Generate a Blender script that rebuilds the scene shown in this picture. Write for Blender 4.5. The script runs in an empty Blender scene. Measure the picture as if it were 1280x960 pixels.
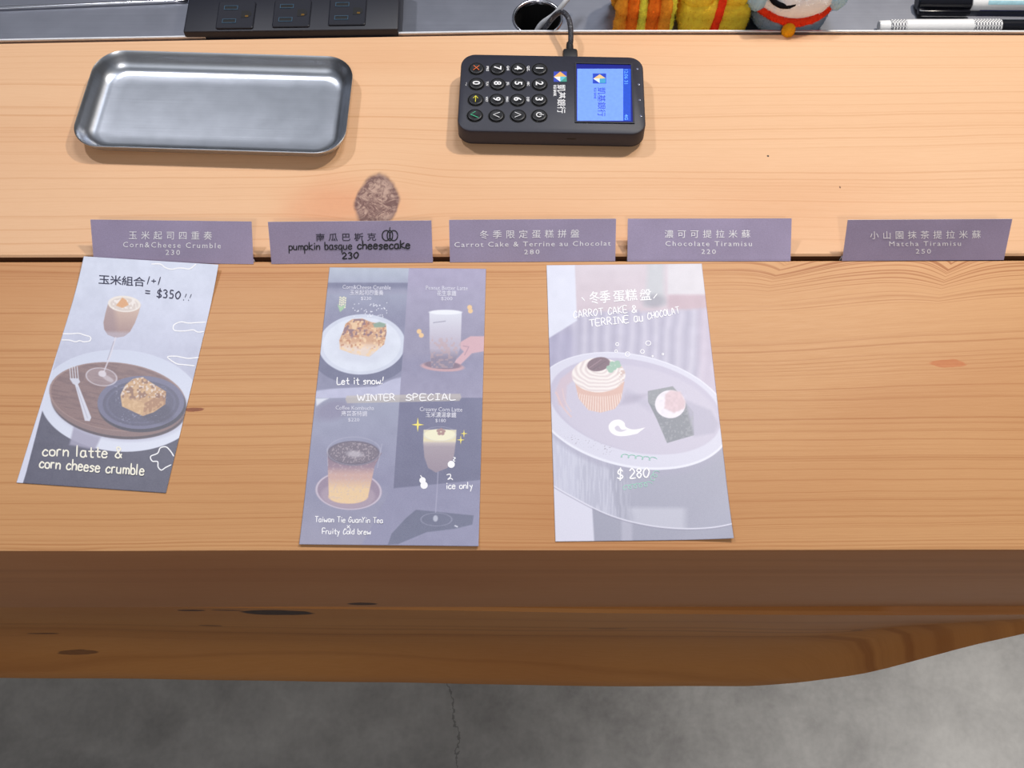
import bpy, bmesh, math, random
import numpy as np
from mathutils import Vector, Matrix, noise as mnoise

# ------------------------------------------------------------------ camera
TOP = 0.90                                   # height of the timber counter top
F_PX = 1280.0
TH = math.radians(63.2); ROLL = -0.0015
CAM = np.array([0.0, -0.173, TOP + 0.55])
_fw = np.array([0, math.cos(TH), -math.sin(TH)]); _up = np.array([0, math.sin(TH), math.cos(TH)]); _r = np.array([1.0, 0, 0])
_rr = math.cos(ROLL) * _r + math.sin(ROLL) * _up
_uu = -math.sin(ROLL) * _r + math.cos(ROLL) * _up
sc = bpy.context.scene
cd = bpy.data.cameras.new('camera'); cam = bpy.data.objects.new('camera', cd)
sc.collection.objects.link(cam); sc.camera = cam
cd.sensor_width = 36; cd.sensor_fit = 'HORIZONTAL'; cd.lens = 36.0 * F_PX / 1280.0
cd.clip_start = 0.01
M = Matrix.Identity(4)
for i in range(3):
    M[i][0] = _rr[i]; M[i][1] = _uu[i]; M[i][2] = -_fw[i]; M[i][3] = CAM[i]
cam.matrix_world = M
cd.dof.use_dof = False

# ------------------------------------------------------------------ world, lamps, exposure
w = bpy.data.worlds.new('world'); sc.world = w; w.use_nodes = True
wb = w.node_tree.nodes['Background']; wb.inputs[0].default_value = (0.80, 0.88, 1.0, 1); wb.inputs[1].default_value = 0.30
sc.view_settings.view_transform = 'Standard'; sc.view_settings.look = 'None'
sc.view_settings.gamma = 1; sc.view_settings.use_curve_mapping = False
sc.view_settings.exposure = -0.60

def lamp(name, loc, target, power, size, color):
    l = bpy.data.lights.new(name, 'AREA'); l.shape = 'DISK'; l.size = size; l.energy = power; l.color = color
    o = bpy.data.objects.new(name, l); sc.collection.objects.link(o)
    o.location = loc
    o.rotation_euler = (Vector(target) - Vector(loc)).to_track_quat('-Z', 'Y').to_euler()
    return o
lamp('right_track_lamp', (0.58, 0.72, 2.05), (0.44, 0.45, TOP), 14.0, 0.07, (1.0, 0.90, 0.76))
lamp('left_track_lamp', (-0.70, 0.85, 2.35), (-0.25, 0.30, TOP), 12.0, 0.09, (0.95, 0.95, 1.0))
lamp('ceiling_panel', (0.36, 1.02, 2.75), (0.1, 0.15, TOP), 19.0, 0.5, (0.86, 0.90, 1.0))
lamp('front_track_lamp', (0.05, -1.25, 2.6), (0, 0.2, TOP), 13.0, 0.10, (1.0, 0.95, 0.9))
lamp('added_aisle_fill', (-0.9, -1.9, 2.95), (-0.9, -1.9, 0), 11.0, 1.9, (0.95, 0.97, 1.0))  # unseen soft panel, added to brighten the tray's rear wall
_a = lamp('aisle_lamp', (1.7, -0.5, 2.0), (0.98, 0.02, 0.0), 75.0, 0.25, (1.0, 0.97, 0.93))
_s = bpy.data.lights.new('aisle_spot', 'SPOT'); _s.energy = 200; _s.spot_size = math.radians(44); _s.spot_blend = .7; _s.shadow_soft_size = .06; _s.color = (1.0, .97, .94)
_a.data = _s

# ------------------------------------------------------------------ helpers
def U(x, y, z=TOP):
    """photo coordinate -> point on the horizontal plane z"""
    d = _fw * F_PX + _rr * (x - 640) + _uu * (480 - y); t = (z - CAM[2]) / d[2]
    return CAM + d * t

def lin(c):
    c = np.asarray(c, float) / 255.0
    return np.where(c <= 0.04045, c / 12.92, ((c + 0.055) / 1.055) ** 2.4)
def L4(c): return tuple(lin(c)) + (1.0,)

COL = sc.collection
def link(o, parent=None):
    COL.objects.link(o)
    if parent is not None: o.parent = parent
    return o
def mesh_ob(name, me, mat, parent=None, loc=(0, 0, 0)):
    o = bpy.data.objects.new(name, me); o.location = loc
    if mat is not None:
        me.materials.clear(); me.materials.append(mat)
    return link(o, parent)
def from_bm(name, bm, mat, parent=None, loc=(0, 0, 0), smooth=True, angle=40):
    bmesh.ops.recalc_face_normals(bm, faces=bm.faces)
    me = bpy.data.meshes.new(name); bm.to_mesh(me); bm.free()
    if smooth:
        me.polygons.foreach_set('use_smooth', [True] * len(me.polygons))
        try: me.set_sharp_from_angle(angle=math.radians(angle))
        except Exception: pass
    return mesh_ob(name, me, mat, parent, loc)
def from_py(name, v, f, mat, parent=None, loc=(0, 0, 0), smooth=False):
    me = bpy.data.meshes.new(name); me.from_pydata([tuple(map(float, q)) for q in v], [], f); me.update()
    if smooth: me.polygons.foreach_set('use_smooth', [True] * len(me.polygons))
    return mesh_ob(name, me, mat, parent, loc)
def empty(name, loc, rz=0, label=None, cat=None, group=None, kind=None):
    o = bpy.data.objects.new(name, None); o.location = loc; o.rotation_euler = (0, 0, rz); o.empty_display_size = .02
    link(o); tag(o, label, cat, group, kind); return o
def tag(o, label=None, cat=None, group=None, kind=None):
    if label: o['label'] = label
    if cat: o['category'] = cat
    if group: o['group'] = group
    if kind: o['kind'] = kind
    return o

def box_bm(x0, x1, y0, y1, z0, z1, bev=0.0, seg=2, bm=None):
    bm = bm or bmesh.new()
    g = bmesh.ops.create_cube(bm, size=1)
    for v in g['verts']:
        v.co = Vector(((x0 + x1) / 2 + v.co.x * (x1 - x0), (y0 + y1) / 2 + v.co.y * (y1 - y0), (z0 + z1) / 2 + v.co.z * (z1 - z0)))
    if bev > 0:
        es = list({e for v in g['verts'] for e in v.link_edges})
        bmesh.ops.bevel(bm, geom=es, offset=bev, segments=seg, affect='EDGES', profile=0.5)
    return bm

def rrect(wd, dp, r, n=10):
    """rounded rectangle outline, centred, counter-clockwise"""
    pts = []
    for cx, cy, a0 in ((wd/2 - r, dp/2 - r, 0), (-wd/2 + r, dp/2 - r, 90), (-wd/2 + r, -dp/2 + r, 180), (wd/2 - r, -dp/2 + r, 270)):
        for k in range(n + 1):
            a = math.radians(a0 + 90 * k / n); pts.append((cx + r * math.cos(a), cy + r * math.sin(a)))
    return pts
def loft(rings, cap0=True, cap1=True):
    v = []; f = []; n = len(rings[0])
    for r in rings: v += r
    for k in range(len(rings) - 1):
        for i in range(n):
            j = (i + 1) % n
            f.append((k*n + i, k*n + j, (k+1)*n + j, (k+1)*n + i))
    if cap0: f.append(tuple(reversed(range(n))))
    if cap1: f.append(tuple(range((len(rings)-1)*n, len(rings)*n)))
    return v, f
def lathe(prof, n=32, c=(0, 0, 0)):
    rings = [[(c[0] + r*math.cos(2*math.pi*i/n), c[1] + r*math.sin(2*math.pi*i/n), c[2] + z) for i in range(n)] for r, z in prof]
    return rings
def catmull(P, sub=6, closed=False):
    P = [np.array(p, float) for p in P]
    if len(P) < 3 and not closed: return [P[0] + (P[-1]-P[0])*k/sub for k in range(sub+1)] if len(P) == 2 else P
    out = []; n = len(P)
    for i in range(n if closed else n - 1):
        if closed: a, b, c, d = P[(i-1) % n], P[i], P[(i+1) % n], P[(i+2) % n]
        else: a, b, c, d = P[max(i-1, 0)], P[i], P[i+1], P[min(i+2, n-1)]
        for k in range(sub):
            t = k / sub
            out.append(0.5*((2*b) + (c-a)*t + (2*a-5*b+4*c-d)*t*t + (-a+3*b-3*c+d)*t**3))
    if not closed: out.append(P[-1])
    return out
def tube(P, r, n=10, sub=8):
    pts = [Vector(p) for p in catmull(P, sub)]
    rings = []; up = Vector((0.13, 0.2, 1)).normalized()
    for i, p in enumerate(pts):
        t = (pts[min(i+1, len(pts)-1)] - pts[max(i-1, 0)]).normalized()
        a = t.cross(up); a = a.normalized() if a.length > 1e-4 else Vector((1, 0, 0)); b = t.cross(a).normalized()
        up = -b if b.dot(up) < 0 else b
        rr = r(i / (len(pts)-1)) if callable(r) else r
        rings.append([tuple(p + a*rr*math.cos(2*math.pi*k/n) + b*rr*math.sin(2*math.pi*k/n)) for k in range(n)])
    return loft(rings)

# ------------------------------------------------------------------ materials
class NT:
    def __init__(s, name):
        s.m = bpy.data.materials.new(name); s.m.use_nodes = True
        s.t = s.m.node_tree; s.b = s.t.nodes['Principled BSDF']
        s._o = None
    def n(s, k): return s.t.nodes.new(k)
    def l(s, a, b): s.t.links.new(a, b)
    def put(s, sock, v):
        if isinstance(v, bpy.types.NodeSocket): s.l(v, sock)
        else: sock.default_value = v
    def obj(s):
        if s._o is None:
            tc = s.n('ShaderNodeTexCoord'); sp = s.n('ShaderNodeSeparateXYZ'); s.l(tc.outputs['Object'], sp.inputs[0]); s._o = (tc.outputs['Object'], sp)
        return s._o
    def M(s, op, a, b=None, c=None, clamp=False):
        q = s.n('ShaderNodeMath'); q.operation = op; q.use_clamp = clamp
        s.put(q.inputs[0], a)
        if b is not None: s.put(q.inputs[1], b)
        if c is not None: s.put(q.inputs[2], c)
        return q.outputs[0]
    def vec(s, x, y, z=0.0):
        q = s.n('ShaderNodeCombineXYZ'); s.put(q.inputs[0], x); s.put(q.inputs[1], y); s.put(q.inputs[2], z); return q.outputs[0]
    def noise(s, v, scale=1, detail=2, rough=.5, dist=0):
        q = s.n('ShaderNodeTexNoise'); s.put(q.inputs['Vector'], v); q.inputs['Scale'].default_value = scale
        q.inputs['Detail'].default_value = detail; q.inputs['Roughness'].default_value = rough; q.inputs['Distortion'].default_value = dist
        return q.outputs[0]
    def ramp(s, f, stops, interp='LINEAR'):
        q = s.n('ShaderNodeValToRGB'); s.put(q.inputs[0], f); e = q.color_ramp.elements; q.color_ramp.interpolation = interp
        while len(e) < len(stops): e.new(0.5)
        for i, (p, c) in enumerate(stops):
            e[i].position = p; e[i].color = c if len(c) == 4 else tuple(c) + (1,)
        return q.outputs[0]
    def mix(s, f, a, b, mode='MIX'):
        q = s.n('ShaderNodeMix'); q.data_type = 'RGBA'; q.blend_type = mode
        s.put(q.inputs[0], f); s.put(q.inputs[6], a); s.put(q.inputs[7], b); return q.outputs[2]
    def step(s, f, a, b):
        q = s.n('ShaderNodeMapRange'); q.interpolation_type = 'SMOOTHSTEP'; s.put(q.inputs[0], f)
        q.inputs[1].default_value = a; q.inputs[2].default_value = b; return q.outputs[0]
    def bump(s, h, strength=.2, dist=.001):
        q = s.n('ShaderNodeBump'); q.inputs['Strength'].default_value = strength; q.inputs['Distance'].default_value = dist
        s.l(h, q.inputs['Height']); s.l(q.outputs[0], s.b.inputs['Normal'])
    def set(s, **k):
        for a, v in k.items(): s.put(s.b.inputs[a.replace('_', ' ')], v)
        return s.m

def plain(name, c, rough=.5, metal=0.0, spec=.5, grain=0.04, gs=400, emit=None, es=0):
    m = NT(name); v = m.obj()[0]
    f = m.noise(v, gs, 3)
    c = np.array(lin(c)); a = tuple(np.clip(c*(1-grain*2), 0, 1)) + (1,); b = tuple(np.clip(c*(1+grain*2), 0, 1)) + (1,)
    col = m.ramp(f, [(.3, a), (.7, b)])
    m.set(Base_Color=col, Roughness=rough, Metallic=metal)
    m.b.inputs['Specular IOR Level'].default_value = spec
    if emit is not None:
        m.b.inputs['Emission Color'].default_value = L4(emit); m.b.inputs['Emission Strength'].default_value = es
    return m.m

def wood(name, seed, light, dark, knots=(), spots=(), slope=None, zig=None, freq=190.0, contrast=1.0, rough=.42, amp=.006):
    """grain runs along X; rings are bands across (Y on the top, Z on the face)"""
    m = NT(name); v, sp = m.obj(); X = sp.outputs[0]
    S = m.M('SUBTRACT', sp.outputs[1], sp.outputs[2]); S0 = S
    n1 = m.noise(m.vec(m.M('MULTIPLY', X, 2.2), m.M('MULTIPLY', S, 9), seed), 1, 1)
    n2 = m.noise(m.vec(m.M('MULTIPLY', X, 14), m.M('MULTIPLY', S, 50), seed + 5), 1, 1)
    S = m.M('ADD', S, m.M('MULTIPLY', m.M('SUBTRACT', n1, .5), amp * 2.4))
    S = m.M('ADD', S, m.M('MULTIPLY', m.M('SUBTRACT', n2, .5), .0022))
    for (kx, ks, a, b, k) in knots:        # grain parts round a knot
        dx = m.M('DIVIDE', m.M('SUBTRACT', X, kx), a); dy = m.M('DIVIDE', m.M('SUBTRACT', S0, ks), b)
        e = m.M('EXPONENT', m.M('MULTIPLY', m.M('ADD', m.M('MULTIPLY', dx, dx), m.M('MULTIPLY', dy, dy)), -1.0))
        S = m.M('SUBTRACT', S, m.M('MULTIPLY', m.M('MULTIPLY', m.M('SUBTRACT', S0, ks), k), e))
    if slope:                               # (x0, s0, s1, k) rings climb towards +x in a band
        x0, s0, s1, k = slope
        g = m.M('MULTIPLY', m.step(S0, s0, s1), m.step(X, x0, x0 + .15))
        S = m.M('SUBTRACT', S, m.M('MULTIPLY', m.M('MULTIPLY', m.M('SUBTRACT', X, x0), k), g))
    if zig:                                 # (x0, s0, s1, amp) cathedral arches
        x0, s0, s1, k = zig
        g = m.M('MULTIPLY', m.step(S0, s0, s1), m.step(X, x0, x0 + .12))
        tri = m.M('PINGPONG', m.M('ADD', X, m.M('MULTIPLY', n1, .12)), .045)
        S = m.M('ADD', S, m.M('MULTIPLY', m.M('MULTIPLY', m.M('POWER', m.M('DIVIDE', tri, .045), 3.0), k), g)); zg = g
    rings = m.noise(m.vec(m.M('MULTIPLY', X, .5), m.M('MULTIPLY', S, freq), seed + 9), 1, 2, .55)
    broad = m.noise(m.vec(m.M('MULTIPLY', X, .9), m.M('MULTIPLY', S, 26), seed + 3), 1, 2)
    fibre = m.noise(m.vec(m.M('MULTIPLY', X, 60), m.M('MULTIPLY', S, 1500), seed), 1, 3, .6)
    f = m.M('ADD', m.M('MULTIPLY', m.step(rings, .50, .72), .60 * contrast), m.M('MULTIPLY', m.step(broad, .2, .9), .26 * contrast))
    f = m.M('ADD', f, m.M('MULTIPLY', m.M('SUBTRACT', fibre, .5), .34))
    if zig: f = m.M('ADD', f, m.M('MULTIPLY', m.M('MULTIPLY', zg, m.step(rings, .48, .60)), .55))
    mid = tuple((np.array(light) * .5 + np.array(dark) * .5))
    col = m.ramp(f, [(0.0, light), (.55, mid), (1.0, dark)])
    patch = m.noise(m.vec(m.M('MULTIPLY', X, 3.0), m.M('MULTIPLY', S0, 8), seed + 21), 1, 2)
    col = m.mix(m.M('MULTIPLY', m.step(patch, .45, .75), .35), col, tuple(np.array(dark) * np.array((1.08, .9, .75)) * .95) + (1,))
    mott = m.noise(v, 130, 5, .7, 2.0)
    for (kx, ks, a, b, c1, c2, strength, jag) in spots:
        dx = m.M('DIVIDE', m.M('SUBTRACT', X, kx), a); dy = m.M('DIVIDE', m.M('SUBTRACT', S0, ks), b)
        jn = m.noise(m.vec(m.M('MULTIPLY', X, .9/a), m.M('MULTIPLY', S0, .9/b), seed + 31), 1, 3)
        d = m.M('ADD', m.M('SQRT', m.M('ADD', m.M('MULTIPLY', dx, dx), m.M('MULTIPLY', dy, dy))), m.M('MULTIPLY', m.M('SUBTRACT', jn, .5), jag))
        k = m.M('MULTIPLY', m.M('SUBTRACT', 1.0, m.step(d, .82, 1.0)), strength)
        if strength < .5: k = m.M('MULTIPLY', m.M('SUBTRACT', 1.0, m.step(d, .1, 1.15)), strength)
        rim = m.step(d, .55, 1.0)
        sc_ = m.mix(m.step(mott, .38, .62), tuple(c1) + (1,), tuple(c2) + (1,))
        sc_ = m.mix(m.M('MULTIPLY', rim, .7), sc_, tuple(c1) + (1,))
        col = m.mix(k, col, sc_)
    m.set(Base_Color=col, Roughness=m.M('ADD', rough, m.M('MULTIPLY', fibre, .15)))
    m.b.inputs['Specular IOR Level'].default_value = .35
    m.bump(m.M('ADD', fibre, m.M('MULTIPLY', rings, -.6)), .12, .0006)
    return m.m

OR_L = tuple(lin((232, 187, 146))); OR_D = tuple(lin((202, 144, 96)))
k0 = U(467, 250); kz = k0[1] - TOP
def SP(x, y, rx, ry, c1, c2, s=1, jag=.5):
    p = U(x, y); return (p[0], p[1] - TOP, rx, ry, lin(c1), lin(c2), s, jag)
m_back = wood('timber_back', 3.1, OR_L, OR_D, freq=480, contrast=.75,
    knots=[(k0[0], kz, .035, .030, .55)],
    spots=[SP(424, 252, .05, .026, (222, 136, 92), (216, 130, 88), .42, .8), SP(468, 252, .0165, .0250, (100, 70, 72), (186, 156, 142), .93, .75),
           SP(960, 195, .0008, .0008, (60, 45, 40), (60, 45, 40)), SP(1050, 234, .0006, .001, (120, 80, 50), (120, 80, 50))])
m_front = wood('timber_front', 7.7, tuple(lin((210, 158, 108))), tuple(lin((170, 108, 60))), freq=620, contrast=.85,
    slope=(.10, .05 - TOP, .15 - TOP, .045), zig=(.10, .150 - TOP, .190 - TOP, .012),
    spots=[SP(243, 512, .007, .0014, (140, 70, 50), (120, 60, 50), .8, .9), SP(1185, 455, .013, .003, (196, 112, 62), (190, 105, 60), .7, 1.4)])
def face_pt(x, y):
    d = _fw * F_PX + _rr * (x - 640) + _uu * (480 - y); t = (0 - CAM[1]) / d[1]; return CAM + d * t
def SF(x, y, rx, rz, c1, s=1, jag=.6):
    p = face_pt(x, y); return (p[0], -p[2], rx, rz, lin(c1), lin(c1) * 1.5, s, jag)
m_low = wood('timber_lower', 12.3, tuple(lin((192, 130, 70))), tuple(lin((146, 86, 40))), freq=70, contrast=.9, amp=.012,
    spots=[SF(348, 771, .026, .0095, (58, 40, 32)), SF(240, 769, .010, .0035, (60, 40, 32), .9), SF(284, 768, .012, .003, (90, 58, 40), .7),
           SF(60, 821, .014, .0016, (64, 38, 24), .8, .8), SF(100, 829, .018, .0018, (84, 50, 30), .7, .8), SF(265, 800, .009, .004, (66, 44, 34), .8), SF(1070, 799, .005, .004, (60, 40, 30), .8), SF(760, 797, .016, .006, (110, 68, 42), .5),
           SF(1180, 782, .05, .008, (120, 74, 44), .4, 1.2)])
m_face = wood('timber_face', 5.5, tuple(lin((182, 124, 80))), tuple(lin((150, 96, 60))), freq=60, contrast=.7,
    spots=[SF(453, 757, .011, .0035, (50, 34, 28), .9)])

def concrete():
    m = NT('polished_concrete'); v, sp = m.obj()
    a = m.noise(v, 2.6, 6, .6, .4); b = m.noise(v, 14, 6, .65, .3); c = m.noise(v, 120, 3)
    f = m.M('ADD', m.M('MULTIPLY', a, .6), m.M('ADD', m.M('MULTIPLY', b, .3), m.M('MULTIPLY', c, .1)))
    col = m.ramp(f, [(.36, L4((140, 138, 136))), (.5, L4((176, 174, 171))), (.64, L4((204, 202, 198)))])
    wv = m.noise(v, 1.7, 5, .62, .8)
    cr = m.M('ABSOLUTE', m.M('SUBTRACT', wv, .5))
    gate = m.step(m.noise(v, 1.1, 1), .50, .58)
    k = m.M('MULTIPLY', m.M('SUBTRACT', 1.0, m.step(cr, .0006, .0022)), gate)
    col = m.mix(m.M('MULTIPLY', k, .6), col, L4((80, 78, 76)))
    p0_, p1_ = U(565, 880, 0), U(577, 975, 0)
    yy = m.M('DIVIDE', m.M('SUBTRACT', sp.outputs[1], p1_[1]), p0_[1] - p1_[1])
    xx = m.M('ADD', m.M('MULTIPLY', yy, p0_[0] - p1_[0]), p1_[0])
    xx = m.M('ADD', xx, m.M('MULTIPLY', m.M('SUBTRACT', m.noise(v, 22, 4, .7), .5), .05))
    k2 = m.M('SUBTRACT', 1.0, m.step(m.M('ABSOLUTE', m.M('SUBTRACT', sp.outputs[0], xx)), .0004, .0018))
    k2 = m.M('MULTIPLY', k2, m.M('SUBTRACT', 1.0, m.step(m.M('ABSOLUTE', m.M('SUBTRACT', sp.outputs[1], .02)), .10, .16)))
    col = m.mix(m.M('MULTIPLY', k2, .5), col, L4((72, 70, 68)))
    m.set(Base_Color=col, Roughness=m.M('ADD', .35, m.M('MULTIPLY', b, .3)))
    m.bump(c, .05, .001)
    return m.m
m_conc = concrete()

def steel(name, c, rough, axis=0, aniso=0.3, scratch=.05):
    m = NT(name); v, sp = m.obj()
    q = (m.M('MULTIPLY', sp.outputs[0], 8), m.M('MULTIPLY', sp.outputs[1], 900)) if axis == 0 else (m.M('MULTIPLY', sp.outputs[0], 900), m.M('MULTIPLY', sp.outputs[1], 8))
    st = m.noise(m.vec(q[0], q[1], sp.outputs[2]), 1, 3, .6); cl = m.noise(v, 55, 4, .6)
    c = np.array(lin(c))
    col = m.ramp(m.M('ADD', m.M('MULTIPLY', st, .5), m.M('MULTIPLY', cl, .5)), [(.3, tuple(c*.92)), (.7, tuple(np.clip(c*1.06, 0, 1)))])
    m.set(Base_Color=col, Metallic=1.0, Roughness=m.M('ADD', rough - .02, m.M('MULTIPLY', cl, .05)))
    m.bump(st, scratch, .0003)
    return m.m
m_tray = steel('brushed_tray_steel', (204, 208, 216), .30)
m_steel = steel('brushed_counter_steel', (150, 152, 162), .42)
m_chrome = plain('bright_steel_edge', (225, 225, 232), .18, 1.0, grain=.01)
m_black = plain('satin_black_plastic', (24, 25, 36), .45)
m_strip = plain('black_outlet_plastic', (17, 19, 33), .5)
m_slot = plain('slot_black', (8, 8, 10), .6)
m_brass = plain('brass_contact', (200, 150, 80), .3, 1.0)
m_key = plain('rubber_key', (13, 13, 18), .4)
m_term = plain('terminal_shell', (40, 41, 54), .5)
m_rubber = plain('black_rubber', (24, 24, 28), .55)
m_white = plain('white_print', (240, 240, 242), .5, grain=.01)
m_grey_print = plain('grey_print', (190, 188, 200), .5, grain=.01)

# ------------------------------------------------------------------ the floor
fb = bmesh.new(); bmesh.ops.create_grid(fb, x_segments=8, y_segments=8, size=5.0)
tag(from_bm('floor', fb, m_conc, smooth=False), kind='structure')

def wall(name, x0, x1, y0, y1, c):
    tag(from_bm(name, box_bm(x0, x1, y0, y1, 0.0, 3.0), plain(name + '_plaster', c, .8, gs=30), smooth=False), kind='structure')
wall('wall_front', -3.6, 3.6, -2.9, -2.8, (170, 166, 160))
wall('wall_left', -3.7, -3.6, -2.9, 3.2, (96, 84, 74))
wall('wall_right', 3.6, 3.7, -2.9, 3.2, (96, 90, 86))
wall('wall_back', -3.6, 3.6, 3.2, 3.3, (72, 66, 62))

# ------------------------------------------------------------------ the timber counter
counter = empty('timber_counter', (0, 0, 0), 0, 'heavy orange-brown timber counter with a slot between its two top beams', 'counter')
XL, XR = -1.5, 1.5
def wobble(x, s, a): return a * (mnoise.noise(Vector((x * 3.1, s, 0))) + .4 * mnoise.noise(Vector((x * 11, s + 4, 0))))
def beam(name, sec, mat, nx=120, mats=None):
    """sec(x) -> list of (y, z) round the section, clockwise from front top"""
    rings = []
    for i in range(nx + 1):
        x = XL + (XR - XL) * i / nx
        rings.append([(x, y, z) for y, z in sec(x)])
    v, f = loft(rings)
    me = bpy.data.meshes.new(name); me.from_pydata(v, [], f); me.update()
    bm = bmesh.new(); bm.from_mesh(me); bpy.data.meshes.remove(me)
    o = from_bm(name, bm, mat, counter, smooth=True, angle=35)
    return o
ZF = .776
def sec_back(x):
    y0 = .1972; y1 = .3900 + .0016 * math.cos(x * 3.2) - .0014 - (.0188 * -x if x < 0 else 0)
    e = .0012
    return [(y0, TOP - e), (y0 + e, TOP), (y1 - e, TOP), (y1, TOP - e), (y1, ZF), (y0, ZF)]
def sec_front(x):
    y0 = .0008 + wobble(x, 2, .0006); e = .0022; y1 = .1934
    zb = ZF + wobble(x, 8, .0012)
    return [(y0, TOP - e), (y0 + e * .3, TOP - e * .3), (y0 + e, TOP), (y1 - .001, TOP), (y1, TOP - .001), (y1, zb), (y0 + .003, zb), (y0, zb + .003)]
bo = beam('beam', sec_back, m_back)
fo = beam('beam', sec_front, m_front, 160)
fo.data.materials.append(m_face)
for p in fo.data.polygons:
    if p.normal.y < -.8: p.material_index = 1
m_slot_shade = plain('slot_shade_timber', (104, 62, 32), .8, gs=120)  # darker brown standing in for shade in the slot and behind the rear edge
fo.data.materials.append(m_slot_shade); bo.data.materials.append(m_slot_shade)
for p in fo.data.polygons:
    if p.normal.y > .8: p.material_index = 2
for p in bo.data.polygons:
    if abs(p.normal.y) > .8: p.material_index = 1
def low_bottom(x):
    pts = [(-1.5, .545), (-.44, .553), (-.30, .545), (-.15, .535), (0, .532), (.12, .533), (.20, .540), (.235, .556), (.27, .590), (.30, .640), (.33, .690), (.37, .738), (.45, .748), (1.5, .750)]
    for (a, za), (b, zb) in zip(pts, pts[1:]):
        if x <= b:
            t = (x - a) / (b - a); return za + (zb - za) * t
    return pts[-1][1]
def sec_low(x):
    zb = low_bottom(x) + .004; zt = ZF - .0012 + wobble(x, 8, .0012)
    proud = -.0035 * min(max((x + .05) / .30, -1.0), 1) + wobble(x, 30, .0012)
    H = zt - zb; out = []
    prof = [(0.002, 1.0), (-.0002, .992), (.0006, .93), (.003, .80), (.008, .62), (.0115, .46), (.009, .34), (.001, .25), (-.007, .19), (-.0105, .15), (-.009, .11), (-.001, .08), (.010, .055), (.022, .03), (.04, .012), (.07, .0)]
    for y, h in prof:
        y *= min(1.0, H / .16)
        out.append((proud + y + wobble(x, 10 + h * 4, .0022) * (1 if h < .9 else 0), zb + H * h))
    out += [(.17, zb + .0), (.185, zb + .02), (.185, zt)]
    return out
beam('beam', sec_low, m_low, 260)
# recessed cabinet base under the beams
from_bm('cabinet_base', box_bm(XL + .1, XR - .1, .26, .66, 0.0, ZF - .002, .004), plain('dark_cabinet', (70, 62, 56), .6), counter)

# ------------------------------------------------------------------ steel service shelf behind the timber
shelf = empty('steel_shelf', (0, 0, 0), 0, 'brushed stainless steel shelf sunk behind the timber counter', 'shelf')
ZS = .880; Y0S = .365; Y1S = .80
hc = U(672, 23, ZS); HR = .0178
bm = bmesh.new()
S2 = .024; nseg = 48; circ = []; sq = []
for i in range(nseg):
    a = 2 * math.pi * i / nseg; c, s = math.cos(a), math.sin(a)
    circ.append(bm.verts.new((hc[0] + HR*c, hc[1] + HR*s, ZS))); k = 1 / max(abs(c), abs(s))
    sq.append(bm.verts.new((hc[0] + S2*c*k, hc[1] + S2*s*k, ZS)))
for i in range(nseg):
    j = (i+1) % nseg; bm.faces.new((circ[i], circ[j], sq[j], sq[i]))
def quadf(x0, x1, y0, y1):
    bm.faces.new([bm.verts.new(p) for p in ((x0, y0, ZS), (x1, y0, ZS), (x1, y1, ZS), (x0, y1, ZS))])
def stripf(xa, xb, n):
    for i in range(n):
        p, q = xa + (xb-xa)*i/n, xa + (xb-xa)*(i+1)/n; y_ = lambda x: sec_back(x)[3][0] + .0036
        bm.faces.new([bm.verts.new(t) for t in ((p, y_(p), ZS), (q, y_(q), ZS), (q, Y1S, ZS), (p, Y1S, ZS))])
Y0S = sec_back(hc[0])[3][0] + .0036
stripf(XL, hc[0]-S2, 20); stripf(hc[0]+S2, XR, 20)
if hc[1]-S2 > Y0S: quadf(hc[0]-S2, hc[0]+S2, Y0S, hc[1]-S2)
quadf(hc[0]-S2, hc[0]+S2, hc[1]+S2, Y1S)
from_bm('shelf_plate', bm, m_steel, shelf, smooth=False)
# upstand with a bright folded rim along the timber
def yb(x): return sec_back(x)[3][0]
rings = []
for i in range(61):
    x = XL + (XR - XL) * i / 60; y = yb(x) + .0013
    rings.append([(x, y, ZS - .02), (x, y, TOP + .0004), (x, y + .0003, TOP + .0009), (x, y + .0014, TOP + .0009), (x, y + .0017, TOP + .0004), (x, y + .0017, ZS - .02)])
v, f = loft(rings); tag(from_py('edging_strip', v, f, plain('satin_edging', (252, 252, 255), .45, 1.0, grain=.01), smooth=False), 'thin bright steel edging strip along the rear edge of the timber', 'edging')
# long sill on the left and back edge
pa, pb = U(-260, 23, ZS), U(236, 2, ZS)
v, f = tube([(pa[0], pa[1], ZS + .001), ((pa[0]+pb[0])/2, (pa[1]+pb[1])/2, ZS + .001), (pb[0], pb[1], ZS + .001)], .0016, 10)
from_py('raised_bead', v, f, m_chrome, shelf, smooth=True)
# grommet: chrome ring and black sleeve
g = lathe([(HR + .0016, .0002), (HR + .0014, .0012), (HR + .0004, .0016), (HR - .0006, .0008), (HR - .0008, -.002)], 48, (hc[0], hc[1], ZS))
v, f = loft(g, False, False); from_py('grommet_ring', v, f, m_chrome, shelf, smooth=True)
g = lathe([(HR - .0002, -.0012), (HR - .0002, -.06), (0.0001, -.06)], 48, (hc[0], hc[1], ZS))
v, f = loft(g, False, True); from_py('hole_sleeve', v, f, m_slot, shelf, smooth=False)

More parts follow.
